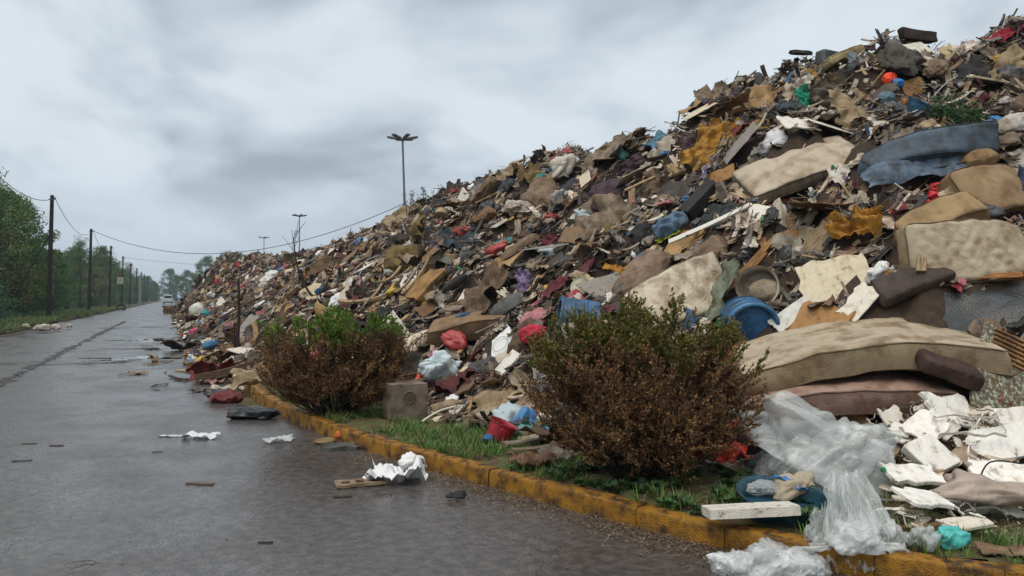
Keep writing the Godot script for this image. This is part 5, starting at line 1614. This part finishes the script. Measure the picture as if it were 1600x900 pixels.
	for q in [[312, 757, 48, -8, "6b5a4c", 0.24], [46, 694, 24, 4, "4a4038", 0.2], [88, 697, 22, 0, "5c4638", 0.3], [34, 721, 30, 12, "33302e", 0.14], [415, 849, 24, 4, "2d2a28", 0.24], [246, 707, 16, 10, "33302e", 0.2], [600, 775, 28, 0, "54342a", 0.5], [535, 777, 30, 16, "4a4038", 0.3], [303, 583, 24, 6, "3d3833", 0.3], [285, 596, 26, 14, "3a3733", 0.2], [330, 575, 30, 6, "4f4a44", 0.4]]:
		H("broken", "bark_strip", q[0], q[1], q[2], V(1, 0.025, q[5]), V(0, q[3], 0), q[4], "flat brown bark strip", "lying on the wet road", "bark", {"y": 0.0, "lift": 0.4, "up": 0.006, "jag": 0.3, "group": "bark strips on the road"})
	for q in [[118, 886, 30, 20], [138, 884, 34, -16], [128, 892, 36, 40], [146, 890, 24, 70], [88, 874, 22, 10]]:
		H("pipe", "dry_stem", q[0], q[1], q[2], V(1, 0.03, 0.03), V(0, q[3], 0), "5a4638", "dry brown plant stem", "lying in a little tuft on the bare road", "stem", {"y": 0.0, "lift": 0.4, "curl": 0.01, "group": "dry stems on the road"})
	H("lump", "black_scrap", 714, 782, 28, V(1, 0.4, 0.6), V(0, 0, 0), "1d1f23", "black crumpled rag", "on the wet road near the kerb", "rag", {"y": 0.0, "mat": "bag", "amp": 0.5, "lift": 0.3})
	# flat litter spilling from the heap onto the road
	for i in 30:
		var s := rng.randf_range(13.5, 34.0)
		var p := st(s, rng.randf_range(-0.9, 0.35) if s > 16.0 else rng.randf_range(-0.3, 0.9))
		var q := pixel(p)
		var tone = [["8b7a66", "brown"], ["c9c4ba", "pale"], ["4c443e", "dark"], ["a58f70", "tan"], ["6a6058", "grey brown"]][i % 5]
		if i % 3 == 0:
			H("broken", "flat_board", q.x, q.y, rng.randf_range(0.2, 0.6) * F / -p.z, V(1, 0.03, rng.randf_range(0.3, 0.7)), V(rng.randf_range(-4, 4), rng.randf_range(0, 180), 0), tone[0], tone[1] + " flat board", "lying on the road along the foot of the heap", "board", {"y": 0.0, "lift": 0.6, "up": 0.015, "jag": 0.25, "mat": "plaster", "group": "boards spilt on the road"})
		elif i % 3 == 1:
			H("cloth", "flat_rag", q.x, q.y, rng.randf_range(0.2, 0.5) * F / -p.z, V(1, 0.2, rng.randf_range(0.4, 0.9)), V(0, rng.randf_range(0, 180), 0), tone[0], tone[1] + " flat rag", "lying on the road along the foot of the heap", "rag", {"y": 0.0, "lift": 0.1, "up": 0.02, "mat": "cloth", "n": 14, "group": "rags spilt on the road"})
		else:
			H("plank", "loose_lath", q.x, q.y, rng.randf_range(0.4, 1.0) * F / -p.z, V(1, 0.03, 0.07), V(0, rng.randf_range(0, 180), 0), tone[0], tone[1] + " loose lath", "lying on the road along the foot of the heap", "lath", {"y": 0.0, "lift": 0.5, "up": 0.01, "mat": "wood", "group": "laths spilt on the road"})
	# left verge
	for q in [[66, 518, 24], [88, 516, 18], [38, 513, 14], [108, 513, 12]]:
		H("lump", "verge_bag", q[0], q[1], q[2], V(1, 0.55, 0.7), V(0, q[0], 0), "b9aba2", "pale plastic bag", "on the soil at the edge of the left verge", "bag", {"y": 0.05, "mat": "bag", "amp": 0.4, "lift": 0.3, "group": "bags on the left verge"})
	H("ring", "tyre", 189, 484, 15, V(1, 0.3, 1), V(60, 20, 0), "1c1c1d", "old black tyre", "standing by the grass of the left verge", "tyre", {"y": 0.05, "lift": 0.7})

func make_special_growth() -> void:
	# conifer bough thrown on the slope
	var p := hit(1476, 192)
	var o := root("conifer_bough", Transform3D(frame_of(slope_normal(p)) * Basis(Vector3.UP, 0.5), p))
	tag(o, "green conifer bough thrown on the upper slope above the slate blue mattress", "bough")
	var bv := PackedVector3Array()
	var bi := PackedInt32Array()
	var v := PackedVector3Array()
	var idx := PackedInt32Array()
	var col := PackedColorArray()
	for i in 46:
		var a := Vector3(rng.randf_range(-0.5, 0.35), rng.randf_range(0.0, 0.25), rng.randf_range(-0.25, 0.25))
		var d := (Vector3(0.7, 0.1, 0.45) + rdir() * 0.5).normalized()
		var b := a + d * rng.randf_range(0.2, 0.45)
		tube_into(bv, bi, PackedVector3Array([a, b]), 0.006, 0.002, 3)
		for k in 70:
			var f := rng.randf()
			var e := (d * 0.5 + rdir()).normalized()
			leaf_into(v, idx, col, a.lerp(b, f), e, e.cross(rdir()).normalized(), 0.06, 0.012, jitter(Color(0.035, 0.1, 0.025), 0.4))
	part("twigs", commit(bv, bi), mat(Color(0.25, 0.19, 0.13), "grime", 0.9), o)
	tag(part("needles", commit(v, idx, col), mat(Color(1, 1, 1), "leaf", 0.6), o), "", "", "", "stuff")
	remember(Transform3D(Basis(), p), Vector3(0.5, 0.3, 0.35), "green conifer bough")
	# weeds on the skyline
	p = hit(668, 334)
	o = root("scrub_plant", Transform3D(Basis(), p))
	tag(o, "wispy dark scrub growing on the skyline of the heap by the mast", "plant")
	bv = PackedVector3Array()
	bi = PackedInt32Array()
	v = PackedVector3Array()
	idx = PackedInt32Array()
	col = PackedColorArray()
	for i in 22:
		var a := Vector3(rng.randf_range(-0.7, 0.7), -0.1, rng.randf_range(-0.3, 0.3))
		var b := a + Vector3(rng.randf_range(-0.35, 0.25), rng.randf_range(0.5, 1.1), rng.randf_range(-0.2, 0.2))
		tube_into(bv, bi, PackedVector3Array([a, b]), 0.014, 0.005, 3)
		for k in 40:
			var e := rdir()
			leaf_into(v, idx, col, a.lerp(b, rng.randf_range(0.35, 1.0)) + rdir() * 0.07, e, e.cross(rdir()).normalized(), 0.08, 0.03, jitter(Color(0.035, 0.05, 0.025), 0.3))
	part("stems", commit(bv, bi), mat(Color(0.2, 0.17, 0.14), "grime", 0.9), o)
	tag(part("foliage", commit(v, idx, col), mat(Color(1, 1, 1), "leaf", 0.6), o), "", "", "", "stuff")
	# bare sapling and the staked dead sapling by the road
	var bark := mat(Color(0.27, 0.22, 0.19), "grime", 0.9)
	for q in [[[486, 466], 3.2, "bare crooked sapling rising behind the green topped shrub", 1], [[371, 556], 3.3, "thin dead sapling tied to a stake at the edge of the heap", 0]]:
		p = hit(q[0][0], q[0][1])
		o = root("sapling", Transform3D(Basis(), p))
		tag(o, q[2], "sapling", "")
		var d := -p.z / F
		if q[3] == 1:
			part("trunk", tube(smooth_line([V(0.4, -0.1, 0), V(0, 0.1, 0), V(-16 * d, 34 * d, 0), V(-24 * d, 62 * d, 0), V(-28 * d, 96 * d, 0)], 4), 0.045, 0.012, 6), bark, o)
			for i in 9:
				var a := V((-28 + i * 0.6) * d, (70 + i * 4.0) * d, 0)
				part("twig", tube(PackedVector3Array([a, a + V(rng.randf_range(-14, 14) * d, rng.randf_range(12, 26) * d, rng.randf_range(-0.3, 0.3))]), 0.009, 0.005, 4), bark, o)
		else:
			part("trunk", tube(smooth_line([V(0, -0.1, 0), V(0, 30 * d, 0), V(2 * d, 62 * d, 0), V(1 * d, 120 * d, 0)], 4), 0.06, 0.025, 6), bark, o)
			part("stake", tube(PackedVector3Array([V(-4 * d, -0.1, 0.05), V(-3.6 * d, 46 * d, 0.05)]), 0.022, 0.022, 5), bark, o)
			for i in 7:
				var a := V(rng.randf_range(-1, 1) * d, (55 + i * 9.0) * d, 0)
				part("twig", tube(PackedVector3Array([a, a + V(rng.randf_range(-12, 12) * d, rng.randf_range(6, 16) * d, rng.randf_range(-0.2, 0.2))]), 0.013, 0.005, 4), bark, o)
	# cut branch stub at the foot of the first shrub
	p = hit(578, 620)
	o = root("cut_branch", Transform3D(Basis(), p))
	tag(o, "yellowish broken branch at the foot of the green topped shrub", "branch")
	part("limb", tube(smooth_line([V(-0.05, -0.05, 0), V(0.0, 0.2, 0), V(0.1, 0.42, 0)], 4), 0.035, 0.02, 6), mat(Color(0.5, 0.36, 0.18), "wood", 0.9), o)
	part("fork", tube(smooth_line([V(0.0, 0.2, 0), V(0.3, 0.3, -0.1), V(0.6, 0.42, -0.1)], 4), 0.014, 0.006, 5), bark, o)
	part("fork", tube(smooth_line([V(-0.03, 0.1, 0), V(-0.5, 0.02, 0.2), V(-0.9, 0.04, 0.3)], 4), 0.016, 0.008, 5), bark, o)

# ---------------------------------------------------------------- the mass of rubbish
var normals := {}

func cheap_normal(p: Vector3) -> Vector3:
	var key := Vector2i(floori(p.x * 1.6), floori(p.z * 1.6))
	if not normals.has(key):
		normals[key] = slope_normal(Vector3((key.x + 0.5) / 1.6, 0, (key.y + 0.5) / 1.6), 0.4)
	return normals[key]

func spot(power: float, s0: float, s1: float) -> Vector3:
	for i in 20:
		var s := s0 + (s1 - s0) * pow(rng.randf(), power)
		var p := st(s, rng.randf_range(0.0, 15.5))
		if p.x > -p.z * 0.85 + 1.2 or p.z > -4.2:
			continue
		var d := foot_d(p.x, p.z)
		if d < 0.02:
			continue
		if d > table(CREST, s) / table(STEEP, s) + 2.6:
			continue
		p.y = 0.12 * (1.0 - smoothstep(14.5, 16.5, s)) + heap(p.x, p.z, d)
		return p
	return Vector3.INF

# linear base colours of rubbish
const DULL := [[0.08, 0.062, 0.05], [0.14, 0.11, 0.085], [0.21, 0.165, 0.125], [0.28, 0.24, 0.2], [0.12, 0.108, 0.1], [0.38, 0.31, 0.23], [0.045, 0.045, 0.048], [0.22, 0.14, 0.085], [0.33, 0.27, 0.2], [0.18, 0.18, 0.18], [0.05, 0.055, 0.065], [0.25, 0.25, 0.26], [0.09, 0.1, 0.12]]
const LIGHT := [[0.6, 0.57, 0.52], [0.76, 0.75, 0.73], [0.66, 0.66, 0.66], [0.7, 0.67, 0.6], [0.42, 0.36, 0.27], [0.5, 0.44, 0.35], [0.36, 0.36, 0.36], [0.46, 0.36, 0.23]]
const BRIGHT := [[0.4, 0.04, 0.05], [0.05, 0.16, 0.4], [0.42, 0.26, 0.04], [0.06, 0.3, 0.3], [0.12, 0.02, 0.035], [0.5, 0.2, 0.26], [0.06, 0.09, 0.15], [0.42, 0.13, 0.03], [0.16, 0.12, 0.26], [0.12, 0.2, 0.28]]

func rubbish_color(light: float, bright: float) -> Color:
	var u := rng.randf()
	var c: Array
	if u < bright:
		c = BRIGHT[rng.randi() % BRIGHT.size()]
	elif u < bright + light:
		c = LIGHT[rng.randi() % LIGHT.size()]
	else:
		c = DULL[rng.randi() % DULL.size()]
	return jitter(Color(c[0] * 1.05, c[1] * 1.0, c[2] * 0.95), 0.22)

func scatter(called: String, label: String, meshes: Array, m: Material, count: int, lo: float, hi: float, how: String, light: float, bright: float, stretch := false) -> void:
	var xs := []
	var cs := []
	for k in meshes.size():
		xs.append([])
		cs.append([])
	for i in count:
		var p := spot(1.75, 1.8, 96.0)
		if p == Vector3.INF:
			continue
		var d := -p.z
		var size := lo * pow(hi / lo, pow(rng.randf(), 1.4))
		size *= 1.0 + clampf((d - 14.0) / 60.0, 0.0, 0.4)
		if taken(p, 0.02 + size * 0.12) >= 0:
			continue
		var n := cheap_normal(p)
		var b := frame_of(n)
		match how:
			"flat":
				b = b * Basis(Vector3.UP, rng.randf() * TAU) * Basis(Vector3.RIGHT, rng.randfn() * 0.38) * Basis(Vector3.BACK, rng.randfn() * 0.38)
			"stick":
				b = b * Basis(Vector3.UP, rng.randf_range(0.2, 1.3) if rng.randf() < 0.6 else rng.randf() * TAU) * Basis(Vector3.BACK, rng.randfn() * 0.3)
			"any":
				b = b * Basis(rdir(), rng.randf() * TAU)
		var sc := Vector3.ONE * size
		if stretch:
			sc = Vector3(size * rng.randf_range(0.7, 1.7), size * rng.randf_range(0.6, 1.3), size * rng.randf_range(0.7, 1.3))
		var k := rng.randi() % meshes.size()
		xs[k].append(Transform3D(b * Basis.from_scale(sc), p + n * (rng.randf_range(-0.02, 0.1) + size * 0.1)))
		cs[k].append(rubbish_color(light, bright))
	for k in meshes.size():
		copies(called, meshes[k], m, xs[k], cs[k], label)

func make_mass() -> void:
	var vm := mat(Color(1, 1, 1), "vertex", 0.7)
	var gloss := mat(Color(1, 1, 1), "vertex", 0.4)
	var rags := []
	for i in 4:
		rags.append(lump(V(1, 0.3, 0.75), 4, 0.36, 1.6, i * 3.3, 0.6))
	var flats := []
	for i in 4:
		flats.append(sheet(1.0, 0.75, 0.02, 6, 6, 0.14, 1.6, 0.12, i * 2.7 + 0.4, 0.0, 1.0))
	var boards := []
	for i in 4:
		boards.append(broken(1.0, 0.6, 0.05, 0.25, i + 3))
	var sticks := []
	for i in 4:
		sticks.append(plank(1.0, 0.07 + 0.03 * i, 0.035, 0.03 * i, i + 11))
	var bits := []
	for i in 3:
		bits.append(broken(1.0, 0.7, 0.09, 0.35, i + 21) if i else sheet(1.0, 0.7, 0.02, 4, 4, 0.2, 1.7, 0.14, 3.3, 0.0, 1.0))
	var twigs := []
	for i in 2:
		var v := PackedVector3Array()
		var idx := PackedInt32Array()
		for k in 7:
			var a := V(rng.randf_range(-0.3, 0.3), 0, rng.randf_range(-0.2, 0.2))
			var e := Vector3(rng.randfn(), absf(rng.randfn()) * 0.3, rng.randfn() * 0.5).normalized() * rng.randf_range(0.3, 0.8)
			tube_into(v, idx, PackedVector3Array([a - e * 0.5, a + V(0, 0.06, 0), a + e * 0.6]), 0.014, 0.008, 3)
		twigs.append(commit(v, idx))
	scatter("rubble_scraps", "small crumbled scraps of refuse packed over the whole heap", bits, vm, 40000, 0.035, 0.12, "any", 0.33, 0.06, true)
	scatter("rag_scraps", "crumpled scraps of cloth and bags covering the heap", rags, vm, 9000, 0.08, 0.28, "flat", 0.26, 0.1, true)
	scatter("sheet_scraps", "torn bits of sheeting and paper covering the heap", flats, gloss, 24000, 0.07, 0.28, "flat", 0.38, 0.1, true)
	scatter("board_scraps", "small splintered board bits covering the heap", boards, vm, 21000, 0.06, 0.25, "flat", 0.44, 0.05, true)
	scatter("wood_scraps", "short splintered lengths of wood covering the heap", sticks, vm, 26000, 0.13, 0.55, "stick", 0.42, 0.01)
	scatter("twig_scraps", "dry twigs and wire tangled through the heap", twigs, vm, 5000, 0.25, 0.7, "flat", 0.05, 0.0)

	# white plaster crumbs around the shattered boards
	var xs := []
	var cs := []
	for i in 1700:
		var p := hit(rng.randf_range(1365, 1600), rng.randf_range(650, 845))
		var z := 0.01 * pow(5.0, rng.randf())
		xs.append(Transform3D(Basis(rdir(), rng.randf() * TAU) * Basis.from_scale(V(z, z * 0.4, z * rng.randf_range(0.5, 1.0))), p + V(0, rng.randf() * 0.03, 0)))
		cs.append(jitter(Color(0.62, 0.6, 0.55) if rng.randf() < 0.6 else Color(0.2, 0.16, 0.12), 0.25))
	copies("plaster_crumbs", boards[0], vm, xs, cs, "white plaster crumbs among the shattered boards")

func where_is(p: Vector3) -> String:
	var near := nearest_named(p)
	if near != "":
		return "beside the " + near
	var s := s_of(p)
	var f := foot_d(p.x, p.z) / (table(CREST, s) / table(STEEP, s))
	var zone := "at the foot of" if f < 0.22 else ("low on" if f < 0.45 else ("midway up" if f < 0.7 else "high on"))
	if s > 45.0:
		return zone + " the far end of the heap"
	if s > 20.0:
		return zone + " the slope below the tall lamp mast"
	return zone + " the rubbish slope"

# kinds of middling pieces, each piece a thing of its own
func pieces(called: String, noun: String, cat: String, meshes: Array, looks: Array, count: int, lo: float, hi: float, how: String, what: String, rough: float, least := 10.0) -> void:
	var made := 0
	var tries := 0
	while made < count and tries < count * 14:
		tries += 1
		var p := spot(1.35, 2.4, 92.0)
		if p == Vector3.INF:
			continue
		var d := -p.z
		var px := pixel(p)
		if px.x < -20 or px.x > 1760 or px.y > 930:
			continue
		var s := s_of(p)
		if foot_d(p.x, p.z) > table(CREST, s) / table(STEEP, s) + 0.4:
			continue
		var size := lo * pow(hi / lo, rng.randf())
		if size * F / d < least:
			size *= 1.6
			if size * F / d < least:
				continue
		if taken(p, size * 0.22) >= 0:
			continue
		var n := cheap_normal(p)
		var b := frame_of(n)
		match how:
			"flat":
				b = b * Basis(Vector3.UP, rng.randf() * TAU) * Basis(Vector3.RIGHT, rng.randfn() * 0.3) * Basis(Vector3.BACK, rng.randfn() * 0.3)
			"stick":
				b = b * Basis(Vector3.UP, rng.randf_range(0.2, 1.3) if rng.randf() < 0.6 else rng.randf() * TAU) * Basis(Vector3.BACK, rng.randfn() * 0.22)
			"any":
				b = b * Basis(Vector3.UP, rng.randf() * TAU) * Basis(Vector3.RIGHT, rng.randfn() * 0.7)
		var look = looks[rng.randi() % looks.size()]
		var k := rng.randi() % meshes.size()
		var x := Transform3D(b.scaled_local(Vector3.ONE * size), p + n * (0.05 + size * 0.06))
		var o := solo(called, meshes[k], mat(hexc(look[0]), what, rough), x)
		tag(o, "%s %s %s" % [look[1], noun, where_is(p)], cat, cat + " pieces scattered over the heap", "thing")
		made += 1
		if how == "flat" or what == "cloth":
			remember(Transform3D(frame_of(n), p), Vector3(size * 0.26, 0.08, size * 0.26), "")

func make_pieces() -> void:
	var a := []
	for i in 6:
		a.append(sheet(1.0, 0.75, 0.012, 16, 14, 0.09 + 0.02 * i, 2.2, 0.12, i * 3.1 + 0.7, 0.0, 1.0))
	for i in 4:
		a.append(lump(V(1, 0.42, 0.7), 10, 0.28, 1.5, i * 4.7 + 0.3, 0.6))
	pieces("rag", "rag", "rag", a, [["4a3c33", "dark brown"], ["6f5a4a", "brown"], ["8d7a68", "taupe"], ["2f2f33", "charcoal"], ["a39280", "beige"], ["3d4a5a", "slate blue"], ["5e2a30", "maroon"], ["b8b2aa", "pale grey"], ["7a6a3c", "olive"], ["55504c", "grey"], ["8a3a34", "brick red"], ["4d3a4a", "plum"]], 290, 0.4, 1.05, "flat", "cloth", 0.85)
	a = []
	for i in 6:
		a.append(film_bag(V(1, 0.6, 0.75), 3 + i % 3, 0.2, i * 2.9 + 0.9, 26, 14))
	pieces("plastic_bag", "plastic bag", "bag", a, [["d8d9d8", "white"], ["c9ccd0", "off white"], ["26272b", "black"], ["35363a", "dark grey"], ["8b8d8f", "grey"], ["9c9a96", "ash grey"], ["3f79b0", "blue"], ["a9b7bb", "pale blue"], ["b89a3a", "yellow"], ["2f7f78", "teal"], ["a03a3a", "red"], ["b9b2a4", "dirty cream"], ["dfdfdc", "bright white"]], 260, 0.2, 0.55, "flat", "bag", 0.4)
	a = []
	for i in 7:
		a.append(plank(1.0, 0.07 + 0.025 * (i % 4), 0.03 + 0.008 * (i % 3), 0.02 * (i % 4), i + 40))
	pieces("wooden_plank", "wooden plank", "plank", a, [["b59c76", "pale"], ["8a7458", "weathered brown"], ["5a4a3c", "dark wet"], ["cbb894", "fresh yellow"], ["9a9184", "silver grey"], ["7a5c40", "reddish brown"], ["d4ccbc", "whitewashed"]], 290, 0.55, 1.5, "stick", "wood", 0.8, 16.0)
	a = []
	for i in 7:
		a.append(broken(1.0, 0.5 + 0.08 * i, 0.03, 0.12 + 0.03 * (i % 4), i + 60))
	pieces("broken_board", "broken board", "board", a, [["d9d4c8", "white"], ["c5b699", "cream"], ["9c8464", "tan"], ["6f5a46", "brown"], ["4a4642", "dark grey"], ["b8b3a9", "light grey"], ["a97f4f", "orange brown"], ["e0ddd6", "bright white"]], 280, 0.32, 0.95, "flat", "plaster", 0.75)
	a = []
	for i in 6:
		a.append(sheet(1.0, 0.7, 0.012, 10, 8, 0.06 + 0.02 * i, 1.5, 0.08, i * 1.9 + 0.2, 0.04 * (i % 3), 0.4))
	pieces("cardboard", "cardboard sheet", "cardboard", a, [["a5835a", "tan"], ["8b6d4b", "brown"], ["6d5640", "soggy brown"], ["b89a70", "pale tan"]], 190, 0.4, 1.0, "flat", "grime", 0.85)
	a = []
	for i in 5:
		a.append(soft_box(V(1, 0.24, 0.62), 0.025, 4, 2, 4, func(p: Vector3) -> Vector3: return p * (1.0 + 0.3 * na.get_noise_3d(p.x * 2.5 + i * 7.0, p.y * 2.5, p.z * 2.5))))
	pieces("foam_chunk", "foam chunk", "foam", a, [["c9bb96", "yellowed"], ["d9d6cf", "white"], ["a8956f", "tan"], ["7c6850", "dirty brown"], ["c8a96a", "mustard"]], 160, 0.16, 0.5, "any", "stain", 0.85)
	a = []
	for i in 4:
		a.append(piece_mesh("cushion", V(1, 0.32, 0.7), {}, i * 13))
	pieces("cushion", "cushion", "cushion", a, [["7a604a", "brown"], ["4b3c36", "dark brown"], ["9a8d80", "taupe"], ["5a3238", "wine red"], ["44505e", "slate"], ["b5a68c", "beige"]], 50, 0.4, 0.75, "flat", "cloth", 0.85)
	a = []
	for i in 6:
		a.append(sheet(1.0, 0.55 + 0.06 * i, 0.008, 22, 18, 0.07 + 0.012 * i, 2.6, 0.1, i * 2.3 + 0.6, 0.0, 1.0))
	pieces("carpet", "piece of carpet", "carpet", a, [["7a6858", "brown"], ["938676", "taupe"], ["5a5450", "grey"], ["a8987e", "beige"], ["443c38", "dark"], ["6e4a40", "rust brown"]], 110, 0.8, 1.7, "flat", "cloth", 0.9, 24.0)
	a = []
	for i in 5:
		a.append(broken(1.0, 0.4 + 0.1 * i, 0.014, 0.1, i + 90))
	pieces("wall_panel", "thin wall panel", "board", a, [["cfc4ae", "cream"], ["ddd9d0", "white"], ["a58a66", "tan"], ["8f8a84", "grey"], ["7c6248", "brown"]], 110, 0.5, 1.1, "flat", "plaster", 0.7, 22.0)
	a = []
	for i in 5:
		a.append(tube(smooth_line([V(-0.5, 0, 0), V(-0.2, 0.05 * (i % 3), 0.04), V(0.15, 0.03, -0.05 * (i % 2)), V(0.5, 0.06, 0.02)], 4), 0.014 + 0.003 * i, 0.008, 5))
	pieces("branch", "branch", "branch", a, [["5b4a3d", "dark brown"], ["7d6a57", "grey brown"], ["94826c", "dry grey"]], 200, 0.7, 1.9, "stick", "wood", 0.9, 18.0)
	a = []
	for i in 3:
		a.append(piece_mesh("bottle", V(1, 0.3, 0.3 + 0.05 * i), {}, i * 17 + 2))
	pieces("bottle", "plastic bottle", "bottle", a, [["c9d2d4", "clear"], ["e0e0dc", "white"], ["3f7fb8", "blue"], ["2f8a5a", "green"], ["c8682c", "orange"], ["c43a3a", "red"]], 120, 0.14, 0.34, "any", "plain", 0.35, 9.0)
	a = []
	for i in 3:
		a.append(piece_mesh("tray", V(1, 0.35 + 0.15 * i, 1), {}, i * 19 + 2))
	pieces("plastic_tub", "plastic tub", "tub", a, [["d2d0c8", "white"], ["33363a", "black"], ["7a7f84", "grey"], ["b23a36", "red"], ["3a6f9f", "blue"], ["b8a68c", "beige"]], 60, 0.2, 0.45, "any", "grime", 0.45)
	a = []
	for i in 3:
		a.append(tube(smooth_line([V(-0.5, 0, 0), V(-0.2, 0.08 * i, 0.02), V(0.2, 0.07 * i, 0.0), V(0.5, 0, 0)], 5), 0.014, 0.014, 6))
	pieces("pipe", "plastic pipe", "pipe", a, [["d8d4c8", "white"], ["a9a69e", "grey"], ["c9a24a", "yellow"], ["3a3836", "black"]], 60, 0.6, 1.5, "stick", "plain", 0.5, 18.0)

func _ready() -> void:
	rng.seed = 7
	na.seed = 3
	na.frequency = 1.0
	na.fractal_type = FastNoiseLite.FRACTAL_NONE
	nb.seed = 9
	nb.frequency = 1.0
	nb.fractal_type = FastNoiseLite.FRACTAL_NONE
	lay_out()
	make_sky_and_camera()
	make_ground()
	make_kerb()
	make_trees()
	make_poles()
	make_heroes()
	make_special_growth()
	make_pieces()
	make_mass()
	var b := ground(520, 646, 0.14)
	shrub(b, 2.2, 1.34, 1.55, 90, 0.77, Color(0.085, 0.24, 0.016), "wide brown shrub with a bright green clipped top on the verge")
	b = ground(1002, 750, 0.14)
	shrub(b, 2.02, 1.44, 1.4, 105, 0.72, Color(0.12, 0.125, 0.02), "brown half dead shrub with olive green shoots near the clear sack")
	make_ground_cover()
